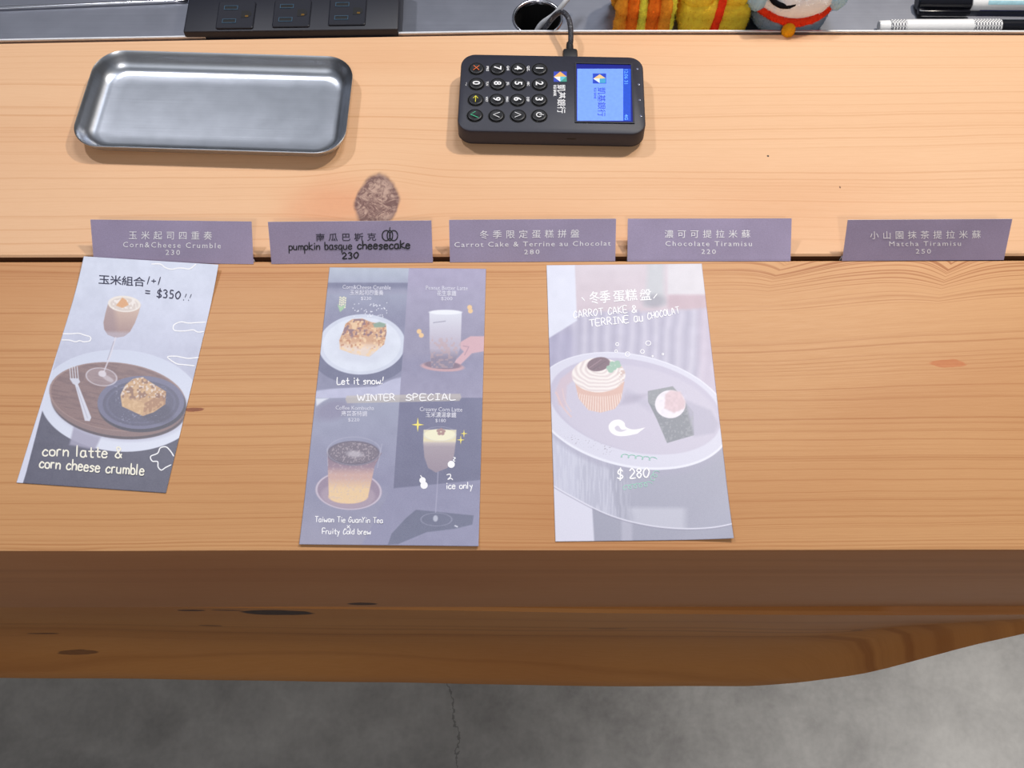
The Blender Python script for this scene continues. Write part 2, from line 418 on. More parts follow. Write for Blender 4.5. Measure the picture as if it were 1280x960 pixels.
# ------------------------------------------------------------------ text helpers (flat lettering)
_cache = {}
def glyphs(text, bold=0.0, space=1.0):
    k = (text, bold, space)
    if k in _cache: return _cache[k]
    c = bpy.data.curves.new('t', 'FONT'); c.body = text; c.size = 1; c.resolution_u = 2; c.offset = bold; c.space_character = space
    o = bpy.data.objects.new('t', c); me = bpy.data.meshes.new_from_object(o)
    v = np.array([q.co[:2] for q in me.vertices]); f = [tuple(p.vertices) for p in me.polygons]
    bpy.data.objects.remove(o); bpy.data.curves.remove(c); bpy.data.meshes.remove(me)
    _cache[k] = (v, f); return v, f

STROKES = {
'a': (5, "45 15 03 01 10 30 42|45 42 50"), 'b': (4.6, "09 00|03 15 35 43 41 30 10 01"), 'c': (4.2, "44 25 03 01 10 30 41"),
'd': (4.6, "49 40|43 35 15 03 01 10 30 41"), 'e': (4.6, "03 43 35 15 03 01 10 30 41"), 'f': (4, "48 39 28 20|05 45"),
'g': (4.6, "45 15 03 11 31 44|45 41 3b 1b 0a"), 'h': (4.6, "09 00|03 25 44 40"), 'i': (2, "15 10|17 18"), 'k': (4.6, "09 00|46 03 50"),
'l': (1.6, "09 00"), 'm': (6.4, "05 00|03 15 34 30|33 45 64 60"), 'n': (4.6, "05 00|03 25 44 40"), 'o': (4.4, "25 04 01 20 41 44 25"),
'p': (4.6, "05 0d|04 25 44 41 20 01"), 'q': (4.8, "45 15 03 01 20 42|45 4d"), 'r': (3.6, "05 00|03 15 35"), 's': (4.0, "44 25 04 13 32 31 20 00"),
't': (4, "28 21 30 40|05 45"), 'u': (5, "05 01 20 41|45 40"), 'v': (4.4, "05 20 45"), 'w': (6.4, "05 10 33 50 65"), 'x': (4.4, "05 40|45 00"),
'y': (4.8, "05 22|45 1d"), 'A': (5.4, "00 29 50|13 43"), 'C': (5.2, "57 39 16 03 10 30 52"), 'E': (5, "59 09 00 50|04 44"), 'F': (5, "59 09 00|04 44"),
'G': (5.6, "57 39 16 02 20 41 54 34"), 'H': (5.2, "09 00|59 50|04 54"), 'I': (4.4, "09 49|29 20|00 40"), 'K': (5.2, "09 00|59 04 50"),
'L': (4.8, "09 00 50"), 'N': (5.4, "00 09 50 59"), 'O': (5.2, "39 06 02 20 42 56 39"), 'P': (5, "00 09 39 47 35 04"), 'R': (5.2, "00 09 39 47 35 04|24 50"),
'S': (5, "57 39 17 15 34 52 30 01"), 'T': (6, "09 69|39 30"), 'W': (8.2, "09 20 46 60 89"), 'Y': (5.2, "09 25|59 25 10"),
'0': (5.2, "39 06 02 20 42 56 39"), '1': (2.6, "29 00"), '2': (5, "07 29 47 45 00 50"), '3': (4.8, "08 29 47 25|25 43 30 00"), '5': (5, "49 19 15 35 43 30 00"),
'8': (4.8, "29 07 25 43 20 03 25 47 29"), '$': (5.2, "57 39 17 15 34 52 30 01|3a 3b"), '!': (2.6, "29 14|01 00"), '=': (5.4, "06 56|03 53"), '+': (5, "04 44|26 22"),
'&': (5.4, "50 17 29 47 02 10 30 53"), ' ': (3.4, ""), ',': (2, "11 0b"),
}
NEG = {'a': -1, 'b': -2, 'c': -3, 'd': -4}
rng = random.Random(5)
def strokes_of(text, gap=1.5):
    x = 0; out = []
    for ch in text:
        wd, s = STROKES[ch]
        for st in s.split('|') if s else []:
            P = []
            for tkn in st.split():
                a = int(tkn[0]); b = NEG.get(tkn[1]); b = int(tkn[1]) if b is None else b
                P.append((x + a, b))
            if ch == '$' and st.startswith('3a'): P = [(x + 3.4, 10.4), (x + 2.4, -1.4)]
            out.append(P)
        x += wd + gap
    return out, x - gap
def hand(text, a, b, size, gap=1.5, jit=.25):
    """handwritten line from photo point a to b on its baseline; size = height of a capital. -> polylines in photo px"""
    st, wd = strokes_of(text, gap)
    a = np.array(a, float); b = np.array(b, float); ex = (b - a) / wd; n = np.array([ex[1], -ex[0]]); n = n / np.linalg.norm(n) * size / 9
    if n[1] > 0: n = -n
    out = []
    for P in st:
        j = rng.uniform(-jit, jit)
        Q = [a + ex * p[0] + n * (p[1] + j) for p in P]
        out.append(catmull(Q, 5))
    return out
def ribbons(lines, wpx):
    """flat ribbons with round ends from photo-px polylines"""
    V = []; Fc = []
    for P in lines:
        P = [np.array(p, float) for p in P]
        if len(P) < 2: continue
        base = len(V); n = len(P); w = wpx / 2
        for i in range(n):
            t = P[min(i+1, n-1)] - P[max(i-1, 0)]; t = t / (np.linalg.norm(t) + 1e-9); q = np.array([-t[1], t[0]])
            k = .72 if i in (0, n-1) else 1.0
            e = -t * w * .6 if i == 0 else (t * w * .6 if i == n-1 else 0)
            V += [P[i] + q * w * k + e, P[i] - q * w * k + e]
        for i in range(n-1): Fc.append((base+2*i, base+2*i+1, base+2*i+3, base+2*i+2))
    return np.array(V), Fc
def ctext(text, a, b, h, bold=0.0, space=1.0, centre=False):
    """printed text: baseline from a to b (photo px), glyph height h px"""
    v, f = glyphs(text, bold, space)
    x0, x1 = v[:, 0].min(), v[:, 0].max()
    a = np.array(a, float); b = np.array(b, float); ex = (b - a) / (x1 - x0); d = (b-a)/np.linalg.norm(b-a); n = np.array([d[1], -d[0]]) * h / .84
    return a + (v[:, :1] - x0) * ex + v[:, 1:] * n, f

# ------------------------------------------------------------------ homography: photo quad -> local rectangle
def homog(src, dst):
    A = []
    for (x, y), (u, v) in zip(src, dst):
        A.append([x, y, 1, 0, 0, 0, -u*x, -u*y, -u]); A.append([0, 0, 0, x, y, 1, -v*x, -v*y, -v])
    return np.linalg.svd(np.array(A))[2][-1].reshape(3, 3)
def app(H, p):
    p = np.atleast_2d(np.asarray(p, float)); q = np.c_[p, np.ones(len(p))] @ H.T; return q[:, :2] / q[:, 2:]

# ------------------------------------------------------------------ tiny painter for the flat printed pictures
def vnoise(x, y, s, seed=0):
    r = np.random.RandomState(seed); T = r.rand(64, 64); xf = x / s; yf = y / s
    xi = np.floor(xf).astype(int); yi = np.floor(yf).astype(int); a = xf - xi; b = yf - yi; a = a*a*(3-2*a); b = b*b*(3-2*b)
    g = lambda i, j: T[(xi+i) % 64, (yi+j) % 64]
    return (g(0,0)*(1-a)+g(1,0)*a)*(1-b) + (g(0,1)*(1-a)+g(1,1)*a)*b
class Paint:
    def __init__(s, X, Y, c): s.X, s.Y = X, Y; s.C = np.ones(X.shape + (3,)) * np.array(c, float)
    def put(s, mask, c, alpha=1.0):
        k = np.clip(mask * alpha, 0, 1)[..., None]; c = np.array(c, float)
        s.C = s.C * (1-k) + c * k
    def ell(s, cx, cy, rx, ry, c, rot=0, soft=.7, alpha=1.0, hole=None, clip=None):
        a = math.radians(rot); dx, dy = s.X-cx, s.Y-cy; u = dx*math.cos(a)+dy*math.sin(a); v = -dx*math.sin(a)+dy*math.cos(a)
        r = np.sqrt((u/rx)**2+(v/ry)**2); R = min(rx, ry); m = np.clip((1-r)*R/soft+.5, 0, 1)
        if hole: m = m * (1-np.clip((hole-r)*R/soft+.5, 0, 1))
        if clip is not None: m = m * clip
        s.put(m, c, alpha); return m
    def poly(s, P, c, soft=.7, alpha=1.0, clip=None):
        m = s.pmask(P, soft)
        if clip is not None: m = m * clip
        s.put(m, c, alpha); return m
    def pmask(s, P, soft=.7):
        ins = np.zeros(s.X.shape, bool); D = np.full(s.X.shape, 1e9); n = len(P)
        for i in range(n):
            (x0, y0), (x1, y1) = P[i], P[(i+1) % n]
            cond = ((y0 > s.Y) != (y1 > s.Y)); ins ^= cond & (s.X < (x1-x0)*(s.Y-y0)/((y1-y0) or 1e-9)+x0)
            ex, ey = x1-x0, y1-y0; t = np.clip(((s.X-x0)*ex+(s.Y-y0)*ey)/(ex*ex+ey*ey+1e-9), 0, 1)
            D = np.minimum(D, np.hypot(s.X-x0-t*ex, s.Y-y0-t*ey))
        return np.clip(np.where(ins, D, -D)/soft+.5, 0, 1)
    def line(s, P, wd, c, alpha=1.0, soft=.7):
        D = np.full(s.X.shape, 1e9)
        for (x0, y0), (x1, y1) in zip(P, P[1:]):
            ex, ey = x1-x0, y1-y0; t = np.clip(((s.X-x0)*ex+(s.Y-y0)*ey)/(ex*ex+ey*ey+1e-9), 0, 1)
            D = np.minimum(D, np.hypot(s.X-x0-t*ex, s.Y-y0-t*ey))
        s.put(np.clip((wd/2-D)/soft+.5, 0, 1), c, alpha)
    def grad(s, mask, c0, c1, y0, y1, alpha=1.0):
        t = np.clip((s.Y-y0)/(y1-y0), 0, 1)[..., None]; c = np.array(c0, float)*(1-t)+np.array(c1, float)*t
        k = np.clip(mask*alpha, 0, 1)[..., None]; s.C = s.C*(1-k)+c*k
    def speck(s, mask, c, scale, thr, seed, alpha=1.0, soft=.12):
        n = vnoise(s.X, s.Y, scale, seed); s.put(mask*np.clip((n-thr)/soft, 0, 1), c, alpha)
    def mottle(s, mask, amp, scale, seed):
        n = (vnoise(s.X, s.Y, scale, seed)-.5)*2*amp; s.C = s.C + (mask*n)[..., None]

def paper_mat(name, rough=.38, spec=.5):
    m = NT(name); at = m.n('ShaderNodeAttribute'); at.attribute_name = 'print'
    v = m.obj()[0]; g = m.noise(v, 2600, 2)
    col = m.mix(.06, at.outputs['Color'], m.ramp(g, [(.35, (.25, .25, .3, 1)), (.65, (.9, .9, .95, 1))]))
    m.set(Base_Color=col, Roughness=rough); m.b.inputs['Specular IOR Level'].default_value = spec
    m.bump(g, .05, .0002); return m.m
m_print = paper_mat('printed_leaflet', .42)

class Leaflet:
    def __init__(s, label, quad, W, H, pos, rz, bend, nu, nv):
        s.quad = quad; s.W, s.H = W, H; s.bend = bend
        s.root = empty('menu_leaflet', pos, rz, label, 'leaflet', 'menu leaflets on the front beam')
        loc = [(-W/2, H/2), (W/2, H/2), (W/2, -H/2), (-W/2, -H/2)]
        s.Hi = homog(quad, loc); s.Hf = homog(loc, quad)
        u = np.linspace(-W/2, W/2, nu); v = np.linspace(-H/2, H/2, nv); s.U, s.V = np.meshgrid(u, v)
        p = app(s.Hf, np.c_[s.U.ravel(), s.V.ravel()]); s.X = p[:, 0].reshape(s.U.shape); s.Y = p[:, 1].reshape(s.U.shape)
    def sheet(s, C, mat):
        nv, nu = s.U.shape; z = np.array([s.bend(a, b) for a, b in zip(s.U.ravel(), s.V.ravel())])
        top = np.c_[s.U.ravel(), s.V.ravel(), z + .0003]
        # rim ring down to the underside gives the paper its thickness
        idx = np.arange(nu*nv).reshape(nv, nu)
        per = np.concatenate([idx[0, :], idx[1:, -1], idx[-1, -2::-1], idx[-2:0:-1, 0]])
        low = top[per] - [0, 0, .00028]
        V = np.vstack([top, low]); n0 = nu*nv; npz = len(per)
        a = idx[:-1, :-1].ravel(); F = np.c_[a, a+1, a+nu+1, a+nu]
        j = (np.arange(npz)+1) % npz; F2 = np.c_[per, n0+np.arange(npz), n0+j, per[j]]
        F = np.vstack([F, F2])
        me = bpy.data.meshes.new('paper_sheet'); me.vertices.add(len(V)); me.vertices.foreach_set('co', V.ravel().astype(np.float32))
        me.loops.add(F.size); me.loops.foreach_set('vertex_index', F.ravel().astype(np.int32))
        me.polygons.add(len(F)); me.polygons.foreach_set('loop_start', (np.arange(len(F))*4).astype(np.int32))
        me.update(calc_edges=True); me.validate()
        ca = me.color_attributes.new('print', 'FLOAT_COLOR', 'POINT')
        C = C.reshape(-1, 3); C = C*.86 + C.mean(1, keepdims=True)*.14; c = lin(np.clip(C*.93 + np.array((214, 214, 222))*.07 + 4, 0, 255)); c = np.vstack([c, np.tile(lin((205, 205, 215)), (npz, 1))])  # slight pale wash put into the print colour in place of glare
        ca.data.foreach_set('color', np.c_[c, np.ones(len(c))].ravel().astype(np.float32))
        me.polygons.foreach_set('use_smooth', [True]*len(me.polygons))
        return mesh_ob('paper_sheet', me, mat, s.root)
    def flat(s, name, items, mat, label=None, lift=.0001):
        if len(items) > 1:
            for it in items: s.flat(name, [it], mat, label, lift)
            return
        V = []; F = []
        for v, f in items:
            q = app(s.Hi, v); b = len(V)
            for n_, (a, c) in enumerate(q): V.append((a, c, s.bend(a, c) + .0003 + lift + n_ * 4e-7))
            F += [tuple(i + b for i in k) for k in f]
        o = from_py(name, V, F, mat, s.root)
        # face up
        me = o.data
        flip = [p.index for p in me.polygons if p.normal.z < 0]
        if flip:
            bm = bmesh.new(); bm.from_mesh(me); bm.faces.ensure_lookup_table()
            bmesh.ops.reverse_faces(bm, faces=[bm.faces[i] for i in flip]); bm.to_mesh(me); bm.free()
        if label: o['label'] = label
        return o
def ink(name, c): return plain(name, c, .5, grain=.01)
i_navy = ink('navy_ink', (38, 38, 70)); i_cream = ink('cream_ink', (244, 240, 226)); i_white = ink('white_ink', (246, 246, 250)); i_black = ink('black_ink', (24, 24, 32))
i_yel = ink('yellow_ink', (244, 228, 120)); i_ora = ink('orange_ink', (246, 190, 110)); i_grn = ink('green_ink', (160, 212, 196)); i_soft = ink('soft_white_ink', (222, 222, 236))

# ---- leaflet 1: corn latte set
p = [U(106, 322, TOP+.0035), U(274, 331, TOP+.0035), U(207, 616), U(20, 604)]
ctr = sum(p) / 4
def bend1(u, v):
    t = max(0, (v - .035) / .0415); return .0036 * t * t + .0002
L1 = Leaflet('leftmost leaflet, corn latte glass and cake on a wooden tray, dark ink heading', [(106, 322), (274, 331), (207, 616), (20, 604)], .0869, .1531,
             (ctr[0], ctr[1], TOP + .0001), math.radians(-4.25), bend1, 270, 470)
def C3(x, y): return (x/3, 310 + y/3)
P1 = Paint(L1.X, L1.Y, (196, 204, 226))
ones = np.ones(L1.X.shape)
P1.grad(ones, (206, 214, 236), (176, 180, 208), 330, 470); P1.mottle(ones, 5, 14, 1); P1.mottle(ones, 3, 4, 2)
P1.put(np.clip((L1.Y - 512 - (L1.X-50)*.12)/2, 0, 1), (66, 66, 92)); P1.mottle(np.clip((L1.Y-515)/2, 0, 1), 4, 9, 3)
P1.grad(P1.ell(150, 500, 101, 64, (208, 214, 236), 3, 1.0), (196, 204, 228), (214, 220, 240), 440, 560)
P1.poly([(92, 530), (126, 545), (118, 562), (86, 556)], (150, 146, 176), 3, .9)
P1.ell(150, 506, 86, 45, (176, 176, 204), 6, 4, .6)
P1.ell(148, 505, 85, 43, (72, 58, 70), 6, 1.0); P1.ell(147, 502, 85, 42.5, (128, 98, 98), 6, .8)
mt = P1.ell(146, 495, 85.5, 43, (128, 94, 92), 6, .8)
wv = vnoise(L1.X*.25 + L1.Y*.1, L1.Y*1.6 - L1.X*.3, 3, 8); P1.put(mt*np.clip((wv-.45)*3, 0, 1), (104, 72, 76), .6)
P1.ell(146, 495, 85.5, 43, (162, 128, 122), 6, .5, .7, hole=.975)
P1.ell(200, 506, 32, 24, (90, 66, 76), 10, 8, .5)
P1.ell(177, 506, 55, 33.5, (46, 44, 66), -2, 1.2); P1.ell(175.5, 502, 54.5, 33.5, (98, 98, 134), -2, .7)
P1.ell(175.5, 503, 48, 28.5, (74, 74, 106), -2, .9); P1.ell(175.5, 503, 44, 25.5, (84, 84, 118), -2, .9, hole=.93)
P1.ell(192, 512, 24, 14, (58, 56, 84), 20, 5, .7)
P1.speck(P1.pmask([(140, 480), (210, 480), (205, 525), (150, 528)], 6)*1.0, (150, 150, 180), 1.6, .8, 14, .7)
cake = [(150, 492), (156, 480), (166, 472), (178, 470), (190, 478), (207, 488), (206, 504), (192, 514), (178, 519), (152, 507)]
mc = P1.poly(cake, (196, 146, 96), .8)
P1.poly([(150, 494), (180, 503), (178, 519), (152, 507)], (206, 158, 104), .8); P1.poly([(180, 503), (206, 488), (206, 504), (178, 519)], (170, 116, 76), .8)
P1.speck(mc, (232, 190, 136), 2.6, .55, 4, .45); P1.speck(mc*np.clip((500-L1.Y)/4, 0, 1), (128, 82, 66), 3.0, .58, 5, .75); P1.speck(mc*np.clip((498-L1.Y)/4, 0, 1), (230, 214, 205), 2.2, .68, 6, .8)
# glass
bowl = [C3(*q) for q in ((402, 205), (392, 240), (385, 275), (388, 300), (402, 320), (430, 331), (462, 326), (485, 308), (503, 275), (516, 240), (526, 205))]
mb = P1.pmask(bowl, .8); P1.grad(mb, (206, 172, 150), (150, 112, 110), 380, 420); P1.put(mb*np.clip((146 - L1.X - (L1.Y-380)*-.1)/8, 0, 1), (140, 110, 118), .6)
P1.put(mb*np.clip((L1.Y-411)/4, 0, 1), (176, 164, 180), .7)
P1.ell(154.5, 378, 20.5, 10, (232, 222, 212), 3); P1.ell(154.5, 378.5, 17.5, 8, (206, 188, 178), 3, 1, .8)
mf = P1.pmask([(140, 372), (168, 372), (170, 384), (140, 384)], 2); P1.speck(mf, (240, 232, 226), 2.2, .5, 9, .8)
P1.poly([(144, 380), (149, 374), (152, 370), (157, 373), (160, 379), (152, 383)], (222, 150, 84), 1.2)
P1.line([C3(431, 331), C3(412, 395), C3(388, 458)], 1.8, (214, 208, 222), .8); P1.line([C3(424, 345), C3(400, 415)], .8, (120, 110, 132), .6)
P1.ell(126, 470, 20, 11.5, (186, 172, 186), 8, 1.2, .35); P1.ell(126, 470, 20, 11.5, (214, 208, 222), 8, .8, .75, hole=.92); P1.ell(127, 466, 5, 4, (226, 220, 232), 8, 1.2, .8); P1.ell(134, 472, 8, 3, (220, 214, 228), 30, 1.2, .5)
# fork
for k in range(4):
    x = 258 + k*9.5; P1.line([C3(x, 438 + k*1.5), C3(x + 5, 492)], 1.1, (206, 208, 224))
P1.poly([C3(258, 486), C3(292, 486), C3(298, 500), C3(284, 514), C3(270, 506)], (200, 202, 220), .8)
P1.poly([C3(278, 508), C3(290, 508), C3(340, 634), C3(334, 648), C3(316, 646)], (206, 208, 226), .7); P1.line([C3(286, 520), C3(326, 636)], .8, (150, 148, 172), .7)
edge = np.clip((-L1.W/2 + .0040*np.clip((.02 - L1.V)/.09, 0, 1) - L1.U)/.0004, 0, 1); P1.put(edge, (208, 212, 236))
L1.sheet(P1.C, m_print)
def cl(pts, sub=5): return catmull([C3(*q) for q in pts], sub)
clouds = [cl([(234, 318), (262, 318), (292, 316), (312, 322), (336, 330), (334, 344), (312, 348), (296, 344), (280, 348), (256, 342), (230, 342)]),
          cl([(768, 270), (735, 272), (705, 274), (676, 270), (650, 282), (652, 302), (690, 304), (722, 300), (740, 308), (762, 306)]),
          cl([(742, 404), (706, 408), (680, 404), (654, 400), (626, 404), (660, 428), (690, 432), (728, 436)]),
          cl([(572, 62), (604, 62), (622, 74), (646, 80), (668, 76), (690, 76), (714, 78), (738, 62)]),
          cl([(650, 778), (640, 762), (622, 744), (600, 748), (590, 768), (564, 780), (570, 798), (590, 800), (592, 820), (604, 832), (620, 822), (640, 812)])]
L1.flat('line_drawing', [ribbons([c_], 1.5) for c_ in clouds], i_white, 'white outlined clouds')
L1.flat('handwriting', [ctext('玉米組合', (123, 353), (181, 356), 10, .012, .95), ribbons(hand('1+1', (184, 354), (201, 355), 9), 1.3),
        ribbons(hand('= $350', (181, 368), (225, 371.5), 9, 2.2), 1.5), ribbons(hand('!!', (229, 373), (239, 374), 8), .9)], i_navy, 'dark blue handwriting with the price')
L1.flat('handwriting', [ribbons(hand('corn latte &', (53, 569.5), (152, 572.5), 13.5, 1.7), 1.9), ribbons(hand('corn cheese crumble', (49, 585), (180, 594), 13), 1.9)], i_cream, 'cream handwriting along the foot')

# ---- leaflet 2: four winter drinks
q2 = [(411, 335), (606, 336.5), (600, 683.5), (376, 682)]
p = [U(*a) for a in q2]; ctr = sum(p) / 4
L2 = Leaflet('middle leaflet of four pictured winter specials in four quarters', q2, .0998, .1838, (ctr[0], ctr[1], TOP + .0001), math.radians(-.7),
             lambda u, v: .0002 + .0012 * max(0, (-v - .06) / .032) ** 2, 290, 520)
def A(x, y): return (x/4.923 + 360, y/4.923 + 320)
def B(x, y): return (x/4.573 + 360, y/4.573 + 480)
X, Y = L2.X, L2.Y; P2 = Paint(X, Y, (130, 130, 165)); ones = np.ones(X.shape)
xs = 510 - (Y-335)*(10/162.0); left = np.clip((xs-X)/.6+.5, 0, 1); right = 1-left; ys = 498.0 - (X-400)*.004; up = np.clip((ys-Y)/.6+.5, 0, 1); dn = 1-up
mTL = left*up; mTR = right*up; mBL = left*dn; mBR = right*dn
P2.grad(mTL, (168, 180, 200), (150, 158, 186), 335, 354); P2.put(mTL*np.clip((Y-353)/2, 0, 1), (104, 108, 144)); P2.grad(mTL*np.clip((Y-358)/4, 0, 1), (118, 122, 156), (138, 140, 172), 358, 366)
P2.grad(mTL*np.clip((Y-366)/4, 0, 1), (140, 146, 176), (120, 122, 158), 366, 400)
P2.ell(450, 445, 60, 36, (92, 96, 134), 0, 1.0, clip=mTL); P2.put(mTL*np.clip((Y - 470 - (505-X)*.16 + 0)/3, 0, 1)*np.clip((Y-(486 - (X-400)*.05 - 12*np.clip((X-470)/30, 0, 1)))/2, 0, 1), (176, 178, 212))
mp = P2.ell(452, 431, 54, 37.5, (212, 220, 238), -2, .9, clip=mTL); P2.ell(452, 431, 54, 37.5, (190, 198, 222), -2, 1.2, .6, hole=.9, clip=mTL); P2.ell(452, 434, 36, 21, (196, 202, 222), 0, 7, .5, clip=mTL)
ck = [A(*q) for q in ((315, 520), (340, 460), (352, 420), (392, 392), (455, 388), (510, 410), (600, 425), (604, 470), (590, 545), (500, 622), (400, 605), (318, 575))]
mk = P2.poly(ck, (222, 178, 142), 1.0); P2.put(mk*np.clip((Y-430)/6, 0, 1), (228, 208, 194), .9); P2.put(mk*np.clip((431-Y)/4, 0, 1), (206, 148, 104), .8)
P2.speck(mk, (240, 200, 150), 3, .55, 21, .8); P2.speck(mk*np.clip((425-Y)/5, 0, 1), (128, 90, 104), 2.6, .6, 22, .9); P2.speck(mk*np.clip((438-Y)/5, 0, 1), (190, 116, 76), 2.6, .66, 23, .8)
P2.poly([A(520, 420), A(560, 408), A(600, 420), A(590, 440), A(530, 442)], (128, 160, 140), 1.5)
rr = np.random.RandomState(4)
for _ in range(46):
    a, b = A(rr.uniform(395, 610), rr.uniform(290, 378)); P2.ell(a, b, .6, .6, (236, 240, 250), soft=.5)
P2.grad(mTR, (158, 152, 188), (136, 132, 166), 340, 420); P2.put(mTR*np.clip((Y-335)/1, 0, 1)*np.clip((366-Y)/8, 0, 1), (150, 142, 180), .5); P2.grad(mTR*np.clip((Y-440)/14, 0, 1), (124, 122, 160), (140, 136, 172), 440, 496)
P2.mottle(ones, 4, 7, 31)
P2.poly([A(1060, 530), A(1120, 495), A(1215, 495), A(1215, 585), A(1130, 600), A(1040, 690), A(1005, 668), A(1080, 590), A(1050, 560)], (208, 160, 172), 1.4)
P2.line([A(1075, 555), A(1110, 560), A(1085, 610)], 1.2, (150, 112, 136), .6)
P2.ell(*A(950, 682), 27, 6, (196, 148, 158), 3, 1); P2.ell(*A(950, 672), 23, 5, (120, 96, 120), 3, 1)
gl = [A(*q) for q in ((866, 346), (1065, 346), (1060, 560), (1040, 620), (1010, 690), (882, 690), (870, 560))]
mg = P2.pmask(gl, .8); P2.grad(mg, (214, 218, 234), (176, 166, 190), 390, 432); P2.put(mg*np.clip((Y-436)/12, 0, 1), (110, 100, 130), .8); P2.speck(mg*np.clip((Y-420)/5, 0, 1), (190, 150, 150), 3, .6, 33, .5)
P2.ell(*A(965, 348), 20.3, 3, (232, 236, 246), 0, .7); P2.line([A(892, 412), A(965, 403)], 1.2, (130, 128, 156), .7)
P2.grad(mBL, (140, 146, 176), (126, 126, 164), 500, 600); P2.grad(mBL*np.clip((Y-600)/20, 0, 1), (126, 128, 164), (136, 134, 164), 600, 683)
P2.poly([B(160, 84), B(235, 84), B(205, 100), B(165, 130)], (212, 218, 234), 2, clip=mBL); P2.ell(*B(260, 150), 24, 12, (116, 108, 146), -15, 8, .6, clip=mBL); P2.mottle(mBL, 4, 12, 41)
P2.ell(*B(352, 612), 41.5, 24, (140, 118, 146), 3, 1); P2.ell(*B(352, 612), 41.5, 24, (214, 204, 222), 3, .8, .7, hole=.94); P2.ell(*B(350, 640), 34, 16, (168, 146, 166), 3, 2, .7)
mg = np.maximum(P2.pmask([B(228, 395), B(540, 395), B(500, 470), B(462, 650), B(240, 650)], .9), P2.ell(*B(350, 645), 24.5, 9, (230, 190, 140), 0, .9))
P2.grad(mg, (112, 92, 118), (160, 124, 142), 566, 592); P2.put(mg*np.clip((Y-584)/10, 0, 1), (206, 160, 146), .9); P2.put(mg*np.clip((Y-598)/14, 0, 1), (240, 200, 140), .9); P2.speck(mg, (200, 176, 180), 1.6, .66, 42, .4)
P2.ell(*B(378, 398), 33, 15.5, (92, 82, 106), 0, 1); mm = P2.ell(*B(380, 395), 30, 13, (104, 92, 112), 0, 1); P2.speck(mm, (170, 156, 168), 1.3, .62, 43, .7); P2.ell(*B(385, 402), 10, 4, (196, 188, 200), 5, 3, .7)
P2.ell(*B(380, 385), 34, 18, (184, 182, 206), 0, .8, .4, hole=.95); P2.line([B(228, 372), B(232, 470)], .8, (200, 200, 220), .5); P2.line([B(540, 345), B(515, 480)], .8, (190, 188, 212), .5)
P2.grad(mBR, (96, 98, 138), (90, 92, 130), 500, 590); sh = np.clip((Y - (610 - (X-492)*.10))/1.5, 0, 1)*np.clip((X - (494 - (Y-600)*.5))/3, 0, 1)*dn
P2.put(sh, (126, 126, 164)); P2.poly([B(738, 720), B(1068, 752), B(1060, 805), B(960, 830), B(800, 850), B(640, 920), B(580, 925), B(600, 860), B(680, 770)], (82, 88, 122), 1.2, .95)
P2.mottle(mBR, 3, 10, 51)
P2.line([B(862, 500), B(858, 600), B(850, 735)], 1.1, (160, 158, 190), .8); P2.ell(*B(855, 776), 20, 8.5, (150, 150, 182), 0, .8, .7, hole=.93); P2.ell(*B(850, 770), 3, 4, (206, 210, 228), 0, 1.2, .7); P2.line([B(962, 812), B(975, 818)], 1.6, (210, 212, 230))
bw = [B(*q) for q in ((778, 262), (964, 262), (962, 330), (950, 420), (915, 480), (850, 506), (806, 480), (784, 420), (776, 340))]
mb = P2.pmask(bw, .8); P2.grad(mb, (206, 192, 186), (150, 134, 150), 550, 560); P2.grad(mb*np.clip((Y-557)/3, 0, 1), (158, 142, 156), (140, 122, 142), 557, 590); P2.put(mb*np.clip((784/4.573+360+2-X)/3+1, 0, 1)*0, (0, 0, 0))
P2.put(mb*np.clip((Y-537)/1, 0, 1)*np.clip((554-Y)/3, 0, 1), (226, 214, 170)); P2.ell(*B(870, 292), 20, 7.4, (240, 234, 196), 0, .8); P2.ell(*B(870, 285), 20.5, 9, (190, 190, 210), 0, .7, .5, hole=.94)
for a, b in ((862, 268), (878, 262), (892, 270), (868, 284), (886, 284)): P2.ell(*B(a, b), 2.4, 2.0, (168, 124, 120), 0, .7)
pl = P2.ell(504.5, 497.5, 73, 5.8, (176, 164, 160), -1, 1, 0); P2.poly([A(362, 862), A(1060, 848), A(1068, 872), A(1055, 892), A(365, 908), A(355, 885)], (188, 178, 168), 1.2, .72)
# corn cob, peanuts
for i in range(5):
    for j in range(4): P2.ell(*A(318 + j*11 - i*1, 258 + i*14 + (j % 2)*5), 1.0, 1.1, (236, 234, 190), 0, .5)
P2.poly([A(300, 300), A(322, 318), A(350, 300), A(338, 330), A(318, 348)], (150, 196, 150), .7)
for a, b in ((1113, 318), (1118, 340), (804, 466), (818, 490)): P2.ell(*A(a, b), 3.0, 3.0, (240, 192, 128), 0, .7)
L2.sheet(P2.C, m_print)
def cen(txt, c, wd, h, tilt=.008, bold=.0, space=1.0): return ctext(txt, (c[0]-wd/2, c[1]-wd/2*tilt), (c[0]+wd/2, c[1]+wd/2*tilt), h, bold, space)
L2.flat('lettering', [cen('Corn&Cheese Crumble', A(480, 208), 60, 6), cen('玉米起司四重奏', A(480, 242), 42, 6, bold=.01), cen('$230', A(477, 274), 13, 5),
    cen('Peanut Butter Latte', A(972, 212), 52, 6), cen('花生拿鐵', A(971, 246), 24, 6, bold=.01), cen('$200', A(972, 275), 14, 5),
    cen('Coffee Kombucha', B(384, 150), 48, 6), cen('康普茶特調', B(380, 184), 32, 6, bold=.01), cen('$220', B(378, 216), 14, 5),
    cen('Creamy Corn Latte', B(876, 158), 53, 6.4), cen('玉米濃湯拿鐵', B(876, 190), 38, 6, bold=.01), cen('$180', B(874, 219), 13, 5)], i_soft, 'small white printed captions')
